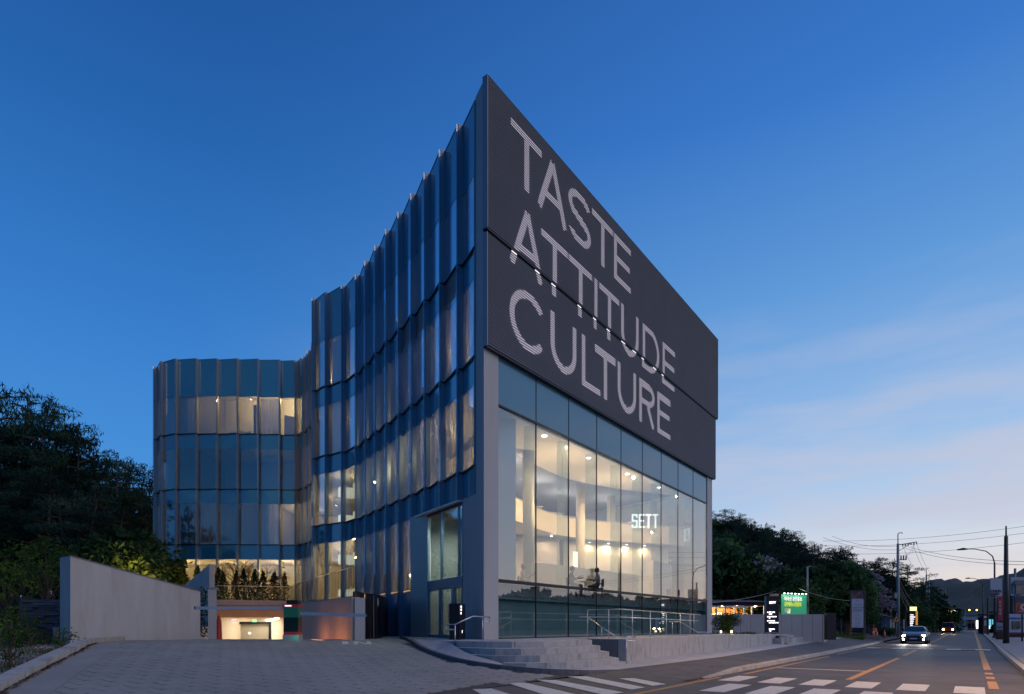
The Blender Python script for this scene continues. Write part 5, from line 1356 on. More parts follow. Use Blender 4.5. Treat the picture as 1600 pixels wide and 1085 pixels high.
# far hills along the valley
hill_mesh('far_hill', [(1425, 935), (1450, 922), (1480, 917), (1510, 914), (1540, 910), (1565, 903), (1585, 896), (1610, 888), (1680, 870), (1800, 880)], 330, 900, 560, .3, 0, M['hill'], nx=90, nd=30, rough=5, seed=4)
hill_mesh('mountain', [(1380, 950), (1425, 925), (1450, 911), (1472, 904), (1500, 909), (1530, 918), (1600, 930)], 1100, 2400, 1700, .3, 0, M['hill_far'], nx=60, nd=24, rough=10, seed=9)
# wooded rise behind the camera and across the road: what the glass mirrors
def treeline(pts, hgt, n, seed, lab):
    r = random.Random(seed); b = MB(); P = resample([(*p, 0) for p in pts], 200)
    for i in range(n):
        q = P[r.randrange(200)]; u = r.random(); h = hgt * (.75 + .25 * mnoise.noise(Vector((q[0] / 9, q[1] / 9, seed)))) * (1 + .12 * mnoise.noise(Vector((q[0] / 2.5, q[1] / 2.5, 5))))
        leafcloud(b, (q[0] + r.uniform(-4, 4), q[1] + r.uniform(-4, 4), h * u), (1.2, 1.2, .9), 10, 1.3, r, 1, .3, .5)
    o = b.build('treeline', M['pine_far']); stuff(o)
    c = MB()
    for i in range(0, 199, 4):
        c.seg(P[i][:2], P[min(199, i + 4)][:2], -1, hgt * .74 + 1.5 * mnoise.noise(Vector((i * .2, 0, seed))), 5)
    struct(c.build('bank', M['hill']))
treeline([(-190, -10), (-150, -60), (-60, -85), (20, -85), (80, -60)], 17, 2600, 3, '')
treeline([(80, -60), (120, 0), (135, 60), (175, 160)], 13, 2400, 6, '')
# ------------------------------------------------------------------ right part of the street
gw = thing('garden_wall', 'grey concrete garden wall of flat panels behind the tall black totem', 'wall', (*G(1200, 41.3), .6))
for k in range(11):
    p, q = lerp(1108, 1284, k / 11), lerp(1108, 1284, (k + 1) / 11); dd = 41.3
    b = MB(); b.seg((G(p, dd)[0] + .01, dd), (G(q, dd)[0] - .01, dd), .4, 2.32, .25); b.build('wall_panel', M['concrete_col'], gw)
b = MB(); b.seg(G(1284.2, 41.2), G(1290, 43), .4, 2.32, .2); b.build('wall_panel', mat('wall_end', (.3, .24, .19), .8), gw)
b = MB(); b.box(*G(1297, 39.5), 1.5, .58, .4, 1.75); pil = b.build('dark_pillar', mat('rust_black', (.02, .016, .018), .6)); tag(pil, 'dark square pillar at the right end of the garden wall', 'pillar')
# bush with garden lights
x0, y0 = G(1137, 37)
bush = thing('round_bush', 'round dark bush lit from below beside the end column of the showroom', 'bush', (x0, y0, .9))
r = random.Random(4); b = MB()
for k in range(55):
    a = r.random() * 6.28; q = r.uniform(0, .75); leafcloud(b, (x0 + q * math.cos(a), y0 + q * math.sin(a) * .7, 1.5 + r.uniform(-.25, .7)), (.33, .33, .26), 60, .05, r, 1, .4, .55)
b.build('foliage', M['broad_far'], bush); MB().tube([(x0, y0, .8), (x0, y0, 1.5)], .05, 6).build('stem', M['bark'], bush)
b = MB(); r = random.Random(6)
for k in range(60): leafcloud(b, (G(lerp(1114, 1181, k / 59), 36.3)[0], 36.3 + r.uniform(-.4, .4), .95 + r.uniform(0, .12)), (.2, .25, .14), 34, .045, r, 1, .3, .5)
stuff(b.build('ground_cover', M['broad_far']))
for px in (1126.5, 1143):
    x, y = G(px, 35.8); t = thing('garden_light', 'small glowing garden bollard light ' + ('nearest the end column' if px < 1130 else 'hidden low under the round bush'), 'garden light', (x, y, .95))
    MB().tube([(x, y, .9), (x, y, 1.12)], .02, 8).build('stem', M['dark_metal'], t); MB().lathe([(.04, .0), (.045, .12), (.05, .13)], x, y, 1.12, 10).build('lamp', M['lamp_warm'], t); point('beam', (x, y - .1, 1.35), 7, (1, .62, .15), .05, t)
# lit pavilion
pv = thing('lit_pavilion', 'low pavilion with warm lit interior, white posts and dark roof behind the garden wall', 'pavilion', (*G(1155, 54), .6))
X0, X1 = G(1104, 54)[0], G(1198, 54)[0]
b = MB(); b.prism([(X0, 53.3), (X1, 53.3), (X1, 60), (X0, 60)], 3.30, 3.62); b.build('roof', M['dark_metal'], pv)
b = MB(); b.add([(X0, 53, 3.63), (X1, 53, 3.63), (X1, 58, 4.05), (X0, 58, 4.05), (X0, 58, 3.6), (X1, 58, 3.6)], [(0, 1, 2, 3), (3, 2, 5, 4)]); b.build('roof', M['roof_brown'], pv)
b = MB(); b.seg((X0, 58.5), (X1, 58.5), .5, 3.3, .2); b.build('back_wall', M['brown_panel'], pv)
for px in (1111, 1119, 1133, 1148, 1163, 1175, 1194): b = MB(); b.box(*G(px, 53.4), 1.9, .12, .12, 2.8); b.build('post', M['white_wall'], pv)
b = MB(); b.seg((X0, 53.35), (G(1163, 54)[0], 53.35), 3.15, 3.28, .1); b.build('beam', M['white_wall'], pv)
for px in (1114, 1124, 1129, 1138): b = MB(); b.box(G(px, 56)[0], 56, 1.9, .35, .3, 1.2 + .3 * (px % 3)); b.build('cabinet', M['cream'], pv)
b = MB(); b.seg((X0, 56.8), (X1, 56.8), 2.45, 2.52, .1); b.build('shelf', M['cream'], pv)
for px in (1112, 1128, 1150, 1180): point('pavilion_lamp', (G(px, 55.5)[0], 55.5, 3.1), 420 if px < 1140 else 260, (1, .55, .20), .08, pv)
# banner building
bn = thing('banner_building', 'small ribbed shed carrying a floodlit green banner with lettering', 'shed', (*G(1232, 52), .6))
XA, XB, XC = G(1205, 52)[0], G(1224.5, 51)[0], G(1258.5, 53)[0]
zt_, zb_ = ZP(929, 52), ZP(963, 52)
for k in range(6): MB().seg((lerp(XA, XB, k / 6) + .01, 52.3), (lerp(XA, XB, (k + 1) / 6) - .01, 52.1), .6, zt_ + .05, .12).build('wall_rib', M['plaster'], bn)
MB().seg((XB, 51.6), (XC, 53.0), .6, zt_, .1).build('wall', M['dark_metal'], bn)
MB().seg((XB, 51.45), (XC, 52.85), zb_ - .1, zt_ - .05, .05).build('banner', mat('banner_green', (.02, .30, .14), .5, emit=(.03, .42, .20), estr=.38), bn)
rb_ = math.atan2(1.4, XC - XB)
def ban(s_, px, py, sz, m, sx=1.0):
    x = (px - 800) * 51.5 / F; u = (x - XB) / (XC - XB); y = 51.45 + 1.4 * u - .05; put_text('lettering', s_, sz, m, (x, y, ZP(py, y)), rb_, bn, bold=.012, sx=sx)
wm, ym, pm_ = emit_mat('banner_white', (1, .9, .92), 1.1), emit_mat('banner_yellow', (.9, .95, .08), .8), emit_mat('banner_pink', (.75, .45, .45), .7)
ban('바라산 공연홍보', 1226, 938.5, .40, wm, .82); ban('공연예매 & 공연문의', 1226, 947, .40, ym, .62); ban('무료', 1226.5, 957, .40, pm_, .8); ban('전화', 1233, 954.5, .2, ym); ban('안내', 1232, 958.2, .24, wm, .8)
for k in range(7):
    u = (k + .5) / 7; x, y, z = lerp(XB, XC, u), 51.2 + 1.4 * u, zt_ + .02
    MB().lathe([(.06, 0), (.07, .06)], x, y, z, 8).build('floodlight', emit_mat('flood', (.75, 1, .9), 9), bn)
for u in (.25, .75): point('flood_beam', (lerp(XB, XC, u), 50.9 + 1.4 * u, zt_ - .05), 13, (.7, 1, .85), .08, bn)
# thin lamp pole
def lpole(label, px, dd, top, zb, r0, arm=0):
    x, y = G(px, dd); t = thing('lamp_pole', label, 'lamp pole', (x, y, zb)); MB().tube([(x, y, zb), (x, y, top)], [r0, r0 * .6], 8).build('pole', M['pole'], t, True)
    if arm: MB().tube([(x, y, top), (x + arm * .4, y, top + .05), (x + arm, y, top)], .035, 6).build('arm', M['pole'], t, True); MB().box(x + arm * 1.1, y, top, .5, .16, .08).build('lamp_head', M['pole_dark'], t)
    return t
lpole('plain slim lamp pole behind the green banner', 1261.5, 54, ZP(886, 54), .5, .13, .5)
# poster board
pb = thing('poster_board', 'tall white poster on two dark posts with a dark picture at its top', 'poster board', (*G(1340, 53), .45))
xl, xr = G(1329.5, 53)[0], G(1351, 53)[0]
for x in (xl, xr): MB().box(x, 53, lerp(.4, ZP(923, 53), .5), .10, .10, ZP(923, 53) - .4).build('post', M['pole_dark'], pb)
MB().box((xl + xr) / 2, 53, ZP(923.6, 53), xr - xl, .08, .07).build('frame', M['pole_dark'], pb)
MB().box((xl + xr) / 2 - .03, 52.98, (ZP(936, 53) + ZP(981, 53)) / 2, xr - xl - .18, .04, ZP(936, 53) - ZP(981, 53)).build('poster', mat('poster_white', (.40, .41, .52), .5), pb)
MB().box((xl + xr) / 2 - .03, 52.98, (ZP(925, 53) + ZP(936, 53)) / 2, xr - xl - .18, .05, ZP(925, 53) - ZP(936, 53)).build('picture', mat('poster_picture', (.035, .02, .03), .5, col2=(.16, .08, .10), vscale=3, var=.5), pb)
dkt = mat('poster_text', (.12, .12, .2), .6)
for py, s_, sz in ((940, 'SETT', .16), (945.5, 'GRAND OPEN', .11), (950.5, 'CAFE LOUNGE', .15), (953.5, 'SHOWROOM', .13), (956, 'RESTAURANT', .13), (962, 'HOURS', .11), (967, '10:00 - 21:00', .1), (971, '1F  2F  3F', .1), (975, 'PARKING', .1), (979, 'WELCOME', .1)):
    me = text_mesh(s_, sz, dkt, align='CENTER', ext=.003); link('lettering', me, pb, Vector(((xl + xr) / 2 - .03, 52.95, ZP(py, 53))) - pb.location, (R(90), 0, 0))
# small house
hs = thing('small_house', 'small white single-storey house with a low brown roof and corner shutters', 'house', (*G(1392, 74), .45))
hx = lambda px, d_=74: G(px, d_)[0]
b = MB(); b.prism([(hx(1366), 75), (hx(1379), 72.5), (hx(1417), 77), (hx(1417), 83), (hx(1366), 83)], .3, ZP(963, 74)); b.build('wall', mat('house_wall', (.42, .42, .46), .8), hs)
b = MB(); ze = ZP(963.5, 74); zr = ZP(950, 74)
b.add([(hx(1360), 74.2, ze + .35), (hx(1378.5), 71.8, ze - .1), (hx(1421), 76.6, ze - .35), (hx(1421), 84, ze), (hx(1360), 84, ze), (hx(1364), 78.8, zr), (hx(1402), 79.5, zr - .3)], [(0, 1, 5), (1, 2, 6, 5), (2, 3, 6), (3, 4, 5, 6), (4, 0, 5)]); b.build('roof', M['roof_brown'], hs)
for p0, p1, zz0, zz1, m in ((1388.5, 1394.5, 985, 966, 'dark_metal'), (1384, 1387, 985, 966, 'wood_white'), (1396, 1399, 983, 966, 'wood_white'), (1409, 1414, 983, 968, 'dark_metal')):
    u = (p0 - 1379) / 38; yy = 72.5 + 4.5 * u - .12; q = MB(); q.seg((hx(p0, yy), yy), (hx(p1, yy), yy + .3), ZP(zz0, 74), ZP(zz1, 74), .08); w = q.build('window' if m == 'dark_metal' else 'shutter', M['carglass'] if m == 'dark_metal' else M[m], hs)
    if m == 'dark_metal':
        for uu in (.33, .66): MB().seg((lerp(hx(p0, yy), hx(p1, yy), uu), yy - .06), (lerp(hx(p0, yy), hx(p1, yy), uu) + .05, yy - .06), ZP(zz0, 74), ZP(zz1, 74), .04).build('glazing_bar', M['wood_white'], w)
MB().box(hx(1370), 73.6, 1.2, .9, .08, 1.5).build('sign', mat('house_sign', (.12, .05, .05), .6), hs)
MB().box(hx(1370, 73), 73.4, 1.05, .4, .06, .5).build('notice', mat('notice_orange', (.6, .15, .05), .6, emit=(.6, .15, .05), estr=.2), hs)
b = MB(); b.box(*G(1363.5, 66), 1.6, .35, .3, 2.6); tag(b.build('brick_post', mat('rusty_post', (.22, .05, .03), .7)), 'rusty red upright post left of the small house', 'post')
b = MB(); r = random.Random(3)
for k in range(40): leafcloud(b, (hx(lerp(1376, 1397, k / 39), 66), 66 + r.uniform(-.3, .3), .9 + r.uniform(-.3, .3)), (.35, .3, .28), 40, .08, r, 1, .3, .5)
hd = b.build('hedge', M['broad_far']); tag(hd, 'low clipped hedge before the small house', 'hedge')
cone('orange traffic cone left of the hedge by the small house', *G(1370, 58), .42, .75); cone('orange traffic cone in front of the hedge', *G(1382, 60), .42, .75); cone('orange cone against the rusty post', *G(1364.5, 57), .42, .95)
b = MB(); 
for k in range(500):
    px = rt_.uniform(1305, 1350); dd = rt_.uniform(50, 56); x, y = G(px, dd); h = .14; b.add([(x - .02, y, .72), (x + .02, y, .72), (x + rt_.uniform(-.05, .05), y, .72 + h)], [(0, 1, 2)])
stuff(b.build('grass', M['grass']))
b = MB(); b.prism([G(1303, 50), G(1352, 50), G(1352, 57), G(1303, 57)], .5, .727); struct(b.build('verge', mat('verge', (.06, .09, .02), .95, var=.4, vscale=2)))
# lit vertical roadside sign
rs = thing('pylon_sign', 'black roadside pylon with lit yellow-white top and white lettering', 'pylon sign', (*G(1426, 78), .5))
x, y = G(1426, 78); MB().box(x, y, lerp(.5, ZP(949, 78), .5), .85, .2, ZP(949, 78) - .5).build('sign_body', M['sign_black'], rs)
MB().box(x, y - .12, ZP(951.5, 78), .85, .06, .5).build('top_panel', emit_mat('pylon_top', (.95, 1, .45), 1.4), rs)
x, y = G(1431.5, 78); MB().box(x, y, ZP(966, 78), .26, .2, 1.8).build('side_panel', emit_mat('pylon_amber', (1, .50, .08), .55), rs)
for i, s_ in enumerate(('CAFE', 'DINING', 'PIZZA', 'GRILL', 'BEER', 'TEA')): put_text('lettering', s_, .21, M['white_em'], (*G(1422, 77.85), ZP(962 + i * 3.2, 77.85)), 0, rs, sx=.9)

# utility poles
def upole(label, px, dd, ytop, zb, sc=1.0, arms=True):
    x, y = G(px, dd); top = ZP(ytop, dd); t = thing('utility_pole', label, 'utility pole', (x, y, zb), 0, None)
    MB().tube([(x, y, zb - .1), (x, y, top - 1.2)], [.21, .13], 10).build('pole', M['pole'], t, True)
    MB().tube([(x, y, top - 1.25), (x, y, top - .15), (x + .12, y, top), (x + .45, y, top + .03), (x + .5, y, top - .08)], .05, 6).build('top_hook', M['pole'], t, True)
    if arms:
        MB().tube([(x, y, top - 1.35), (x + 2.1, y, top - 1.0)], .045, 5).build('crossarm', M['dark_metal'], t); MB().tube([(x, y, top - 2.1), (x + 1.4, y, top - 1.15)], .03, 5).build('brace', M['dark_metal'], t)
        for k in range(6):
            u = .25 + .75 * k / 5; MB().lathe([(.03, -.28), (.06, -.2), (.035, -.12), (.06, -.06), (.02, 0)], x + 2.1 * u, y, top - 1.35 + .35 * u, 8).build('insulator', M['dark_metal'], t)
        MB().tube([(x, y, top - 3.0), (x + .95, y, top - 3.0)], .05, 5).build('crossarm', M['dark_metal'], t)
        for k in range(3): MB().lathe([(.07, 0), (.07, .35), (.03, .5)], x + .35 + k * .28, y, top - 2.98, 8).build('fuse', M['dark_metal'], t)
        for k in range(2): MB().tube([(x + .6 + .3 * k, y, top - 2.5), (x + 1.3 + .3 * k, y, top - 2.3), (x + 1.9, y, top - 1.15)], .012, 4).build('lead', M['wire'], t)
    MB().box(x - .28, y, top - 7.0, .32, .25, .6).build('meter_box', M['pole'], t)
    return t
upole('first concrete utility pole with crossarms, right behind the triangular warning sign', 1403, 68, 833, .45)
upole('far concrete utility pole with crossarms, the left of a close pair', 1447.5, 111, 888, .5); upole('plain concrete utility pole standing just right of the far crossarm pole', 1451.5, 108, 897, .5, arms=False)
wr = thing('warning_sign', 'triangular road warning sign on a thin post left of the grey car', 'road sign', (*G(1400.5, 60), .45))
x, y = G(1400.5, 60); MB().tube([(x, y, .4), (x, y, 2.75)], .035, 6).build('post', M['pole'], wr, True)
b = MB(); b.add([(x - .38, y - .06, 1.95), (x + .38, y - .06, 1.95), (x, y - .06, 2.65), (x - .38, y - .02, 1.95), (x + .38, y - .02, 1.95), (x, y - .02, 2.65)], [(0, 1, 2), (5, 4, 3), (0, 3, 4, 1), (1, 4, 5, 2), (2, 5, 3, 0)]); b.build('triangle_plate', mat('warn_yellow', (.6, .38, .12), .5), wr)
b = MB(); 
for (p, q) in (((-.38, 1.95), (.38, 1.95)), ((.38, 1.95), (0, 2.65)), ((0, 2.65), (-.38, 1.95))): b.tube([(x + p[0], y - .075, p[1]), (x + q[0], y - .075, q[1])], .035, 4)
b.build('red_border', M['red'], wr); MB().lathe([(.05, 0), (.05, .2)], x, y - .09, 2.1, 6).build('symbol', M['black'], wr)
for px, dd, lab, m in ((1453.5, 96, 'round speed sign on a thin post behind the grey car', 'wood_white'), (1461, 104, 'small red sign on a thin post beyond the grey car', 'red')):
    x, y = G(px, dd); t = thing('road_sign', lab, 'road sign', (x, y, .45)); MB().tube([(x, y, .4), (x, y, 2.6 if m != 'red' else 4.2)], .04, 6).build('post', M['pole'], t)
    if m == 'red': MB().box(x, y - .08, 3.9, .95, .05, .35).build('plate', M['red'], t)
    else:
        b = MB(); b.tube([(x, y - .10, 2.4), (x, y - .06, 2.4)], .3, 16); b.build('plate', M['wood_white'], t); b = MB(); b.tube([(x + .27 * math.cos(a * .4), y - .11, 2.4 + .27 * math.sin(a * .4)) for a in range(17)], .035, 4); b.build('red_ring', M['red'], t)

# wires
def wire(pts3, sag, label, n=18, r=.012):
    (a, b_) = pts3; P = []
    for k in range(n + 1):
        u = k / n; q = lp(a, b_, u); P.append((q[0], q[1], q[2] - sag * 4 * u * (1 - u)))
    o = MB().tube(P, r, 4).build('power_line', M['wire']); tag(o, label, 'power line', 'overhead lines along the road'); return o
def w3(px, py, dd): return (*G(px, dd), ZP(py, dd))
WL = [((1286, 845.5, 75), (1625, 819, 60)), ((1286, 853, 75), (1625, 830, 60)), ((1286, 865, 75), (1625, 845, 58)), ((1405, 850, 68), (1625, 878, 40)), ((1412, 856, 68), (1625, 883, 40)),
      ((1286, 840, 70), (1404, 859, 68)), ((1300, 838, 70), (1404, 853, 68)), ((1432, 849, 68), (1468, 898, 111)), ((1426, 850, 68), (1462, 899, 111)), ((1410, 852, 68), (1452, 899, 111))]
for i, (a, c) in enumerate(WL): wire((w3(*a), w3(*c)), .5 if i < 7 else 1.6, 'thin dark overhead line crossing the dusk sky above the road', r=.016 if i < 7 else .014)
for i, (a, c, sg) in enumerate((((1405, 905, 68), (1449, 935, 111), 2.0), ((1405, 912, 68), (1449, 940, 111), 2.4), ((1405, 918, 68), (1449, 946, 111), 2.2), ((1405, 923, 68), (1449, 950, 111), 2.8), ((1452, 918, 108), (1535, 916, 75), 2.0), ((1452, 925, 108), (1535, 922, 75), 2.6))):
    o = wire((w3(*a), w3(*c)), sg, 'x', r=.03); o['label'] = 'thick sagging communication cable strung between the utility poles'; o['group'] = 'sagging cables'; o.data.materials[0] = M['pole']
for (a, c, lab) in (((1112, 942, 50), (1233, 917, 60), 'thin pale wire rising over the pavilion roof'), ((1249, 920, 52), (1334, 939, 56), 'thin pale wire falling from the lamp pole to the poster board')):
    o = wire((w3(*a), w3(*c)), .25, lab, r=.02); o['group'] = 'garden wires'; o.data.materials[0] = M['pole']
# wires on the camera side of the road, mirrored in the showroom glass
for i in range(6):
    o = wire(((*ST(-55, 2.5 + .2 * i), 7.4 + .55 * i), (*ST(12, 2.6), 7.2 + .6 * i)), .7, 'thin dark overhead line running along the right kerb', r=.018)

# right-hand poles and lamps
def street_lamp(label, px, dd, zb, ztop, armx):
    x, y = G(px, dd); t = thing('street_lamp', label, 'street lamp', (x, y, zb)); h = ztop
    ax = armx * NR.x * -1; ay = armx * NR.y * -1
    MB().tube([(x, y, zb - .1), (x, y, zb + .35)], [.22, .16], 10).build('pole_base', M['pole_dark'], t, True)
    MB().tube([(x, y, zb + .3), (x, y, h - 1.6)], [.11, .075], 10).build('pole', M['pole_dark'], t, True)
    MB().tube([(x, y, h - 1.6), (x + ax * .06, y + ay * .06, h - .9), (x + ax * .25, y + ay * .25, h - .35), (x + ax * .6, y + ay * .6, h - .05), (x + ax * .85, y + ay * .85, h)], [.06, .055, .05, .045, .04], 8).build('arm', M['pole_dark'], t, True)
    b = MB(); b.tube([(x + ax * .78, y + ay * .78, h - .02), (x + ax * .95, y + ay * .95, h + .03), (x + ax * 1.15, y + ay * 1.15, h - .02)], [.05, .13, .06], 8); b.build('lamp_head', M['pole_dark'], t, True); return t
street_lamp('tall curved-arm street lamp standing behind the thick dark pole', 1554, 62, .26, ZP(855.5, 62), 2.7)
street_lamp('farther curved-arm street lamp down the road', 1536, 108, .4, ZP(903, 108), 2.2)
sl_ = street_lamp('curved-arm street lamp lighting the near crossing', 1860, 15.5, .15, 8.6, 2.6)
xL, yL = G(1860, 15.5); lx, ly = xL - NR.x * 2.6, yL - NR.y * 2.6
d_ = bpy.data.lights.new('lamp_beam', 'SPOT'); d_.energy = 3200; d_.color = (1, .55, .24); d_.spot_size = R(155); d_.spot_blend = .8; d_.shadow_soft_size = .15
o = bpy.data.objects.new('lamp_beam', d_); COL.objects.link(o); o.parent = sl_; o.location = (lx - xL, ly - yL, 8.4 - .15)
MB().lathe([(.11, -.04), (.11, 0)], lx, ly, 8.53, 12).build('lamp_glass', M['lamp_warm'], sl_)
tp = thing('steel_pole', 'thick dark steel pole with a thinner top section at the right kerb', 'pole', (*G(1572, 45), .2))
x, y = G(1572, 45); MB().tube([(x, y, .1), (x, y, ZP(838, 45))], [.20, .12], 14).build('lower_pole', M['pole_dark'], tp, True); MB().tube([(x, y, ZP(838, 45)), (x, y, ZP(822, 45))], [.06, .05], 10).build('upper_pole', M['pole_dark'], tp, True); MB().tube([(x, y, .1), (x, y, .28)], [.3, .24], 12).build('pole_base', M['pole_dark'], tp, True)
x, y = G(1543.5, 80); t = thing('steel_pole', 'thin dark pole left of the curved street lamp', 'pole', (x, y, .3)); MB().tube([(x, y, .2), (x, y, ZP(935, 80))], [.12, .1], 8).build('shaft', M['pole_dark'], t)
def sgn(t, px0, px1, py0, py1, dd, m, name='panel', th=.08):
    o = MB(); o.box(G((px0 + px1) / 2, dd)[0], dd, (ZP(py0, dd) + ZP(py1, dd)) / 2, (px1 - px0) * dd / F, th, (py1 - py0) * dd / F); return o.build(name, m, t)
bt = thing('banner_sign', 'white hanging banner with bold black lettering CHUN on the lamp pole', 'banner', (*G(1556, 61.4), .3))
sgn(bt, 1547, 1565.5, 904, 934, 61.5, mat('banner_white', (.42, .42, .50), .6), 'banner'); MB().tube([(*G(1546.5, 61.5), ZP(904, 61.5)), (*G(1566, 61.5), ZP(903.5, 61.5))], .03, 6).build('bracket', M['pole_dark'], bt)
for s_, py, sz in (('CHUN', 926, .40), ('KAWON', 929.8, .24), ('YOUN', 933, .22)): put_text('lettering', s_, sz, M['sign_black'], (*G(1547.4, 61.4), ZP(py, 61.4)), 0, bt, bold=.015, sx=.96)
rbn = thing('banner_sign', 'narrow red banner with white vertical lettering beside the thick pole', 'banner', (*G(1562, 56), .3))
sgn(rbn, 1558.5, 1568, 932, 971, 56, mat('banner_red', (.30, .02, .05), .6), 'banner')
for k, s_ in enumerate('한우갈비'): put_text('lettering', s_, .28, M['wood_white'], (*G(1560.5, 55.9), ZP(943 + k * 6, 55.9)), 0, rbn)
sgn(rbn, 1557, 1568.5, 973, 984.5, 56, mat('board_blue_white', (.36, .40, .52), .6), 'lower_board'); put_text('lettering', 'OPEN', .2, M['dark_metal'], (*G(1558.5, 55.9), ZP(981.5, 55.9)), 0, rbn, sx=.8)
MB().box(*G(1562.5, 56.3), .55, .7, .15, .9).build('foot', M['dark_brown'], rbn)
bs = thing('billboard', 'tall billboard picturing a beige drink above an orange panel, cut by the right edge', 'billboard', (*G(1590, 66), .3))
sgn(bs, 1579, 1604, 902, 931, 66, mat('bill_white', (.42, .42, .50), .6), 'board'); sgn(bs, 1587, 1600, 908, 929, 65.85, mat('cup_beige', (.28, .22, .18), .6, var=.3, vscale=1.5), 'picture'); sgn(bs, 1585.5, 1602, 907, 914, 65.8, mat('cup_lid', (.20, .17, .16), .6), 'picture')
sgn(bs, 1585.5, 1606, 933, 941, 66, mat('bill_dark', (.04, .05, .08), .5), 'board'); sgn(bs, 1586.5, 1606, 942, 958, 66, mat('bill_orange', (.42, .09, .05), .5), 'board'); sgn(bs, 1581, 1582, 912, 928, 65.85, M['sign_black'], 'strip')
put_text('lettering', 'C', .85, M['wood_white'], (*G(1594, 65.8), ZP(953, 65.8)), 0, bs, bold=.03); put_text('lettering', 'COFFEE', .2, M['wood_white'], (*G(1592, 65.8), ZP(956.4, 65.8)), 0, bs)
for px, c_ in ((1580, 'dark_brown'), (1586, 'cap_metal'), (1590, 'cap_metal')): MB().box(*G(px, 66.3), lerp(.3, ZP(931 if px != 1586 else 888, 66), .5), .16, .16, ZP(931 if px != 1586 else 888, 66) - .3).build('post', M[c_], bs)
kb = thing('info_board', 'white-blue roadside board with a small picture and blue lettering', 'sign board', (*G(1588, 55), .3))
sgn(kb, 1575.5, 1606, 959.5, 988.5, 55, mat('board_white', (.40, .43, .56), .6), 'board', .12); sgn(kb, 1582, 1594, 971, 983, 54.9, mat('board_picture', (.05, .06, .05), .6, col2=(.20, .14, .07), vscale=3, var=.4), 'picture')
put_text('lettering', 'GARDEN & PARK', .20, mat('blue_text', (.04, .08, .35), .6), (*G(1577, 54.9), ZP(967.5, 54.9)), 0, kb, bold=.008, sx=.9); sgn(kb, 1575, 1606, 989, 991.5, 54.9, mat('board_red', (.16, .02, .03), .6), 'lower_strip'); MB().box(*G(1590, 55.1), .75, 1.9, .12, .5).build('foot', M['dark_brown'], kb)
t = thing('steel_pole', 'thin black post cut close to the right edge before the info board', 'pole', (*G(1597, 50), .25)); x, y = G(1597, 50); MB().tube([(x, y, .2), (x, y, ZP(960, 50))], .06, 8).build('shaft', M['sign_black'], t)
# distant frontage
def bldg(label, px0, px1, y0, dd, m, dep=14, win=None, roofm=None):
    t = thing('roadside_building', label, 'building', (*G((px0 + px1) / 2, dd), .4)); b = MB(); x0, x1 = G(px0, dd)[0], G(px1, dd)[0]; zt = ZP(y0, dd)
    sh = dep * .757; b.prism([(x0, dd), (x1, dd), (x1 + sh, dd + dep), (x0 + sh, dd + dep)], .2, zt); b.build('wall', m, t); MB().box((x0 + x1) / 2, dd + .4, zt + .12, x1 - x0 + .6, 1.2, .22).build('roof_edge', M['dark_metal'], t)
    n = max(2, int((x1 - x0) / 2.2))
    for k in range(n):
        xa = lerp(x0, x1, (k + .2) / n); xb = lerp(x0, x1, (k + .8) / n); MB().box((xa + xb) / 2, dd - .05, lerp(.4, zt, .45), xb - xa, .1, (zt - .4) * .5).build('window', win[k % len(win)] if win else M['carglass'], t)
    return t
wa, wb, wc_ = emit_mat('shop_warm', (1, .72, .35), .8), emit_mat('shop_white', (.85, .92, 1), 1.2), emit_mat('shop_cyan', (.2, .8, 1), .8)
dkw = mat('far_wall', (.26, .24, .27), .8); dkb = mat('far_wall_blue', (.14, .18, .26), .8)
bldg('far shop with bright yellow lit fascia on the left side of the road', 1472, 1490, 962, 240, dkw, win=[wa, M['carglass'], wa])
fy = thing('lit_fascia', 'row of glowing yellow fascia panels over the far left shops', 'shop sign', (*G(1486, 238), 4))
for p in ((1478, 1493, 953.5, 956, 1.6), (1480, 1492, 957, 959, 1.3), (1483, 1487, 961, 965, .9)): sgn(fy, p[0], p[1], p[2], p[3], 238, emit_mat('fascia_yellow', (1, .78, .30), p[4] * 1.2), 'panel', .3)
bldg('far pale blue-grey commercial building behind the red truck', 1492, 1507, 962, 210, dkb); bldg('far blue-grey low shop at the end of the road', 1506, 1526, 963, 230, mat('far_blue', (.22, .27, .36), .8), win=[M['carglass'], wb, M['cap_metal']])
bldg('far reddish low building left of the bright white sign', 1512, 1524, 970, 190, mat('far_red', (.12, .05, .05), .8)); bldg('dark shop with cyan lit windows behind the street lamp', 1537, 1556, 962, 105, dkw, win=[wc_, wb, M['carglass'], wc_]); bldg('dark brown shop row behind the signs at the right', 1556, 1640, 958, 92, M['dark_brown'], win=[M['carglass'], M['dark_metal']])
bldg('low brown shed left of the road below the wood', 1458, 1472, 966, 170, dkw)
t = thing('lit_sign', 'tall bright white light box at the far right kerb', 'light box', (*G(1528, 120), .4)); sgn(t, 1526.3, 1529.3, 969.5, 982.5, 120, emit_mat('box_white', (.9, .9, 1), 2.5), 'light_panel', .3); MB().box(*G(1530.5, 120.2), 1.3, .25, .3, 2.2).build('frame', M['dark_metal'], t)
t = thing('lit_sign', 'pair of cyan and white lit shop panels between the dark poles', 'light box', (*G(1548, 104), .4)); sgn(t, 1544.5, 1548.5, 968, 979, 104, wc_, 'light_panel'); sgn(t, 1550.5, 1553, 968, 976, 104, wc_, 'light_panel'); sgn(t, 1544.5, 1547, 978, 983, 103.8, wb, 'light_panel'); MB().box(*G(1548, 104.3), 1.6, 1.2, .2, 2.4).build('frame', M['dark_metal'], t)
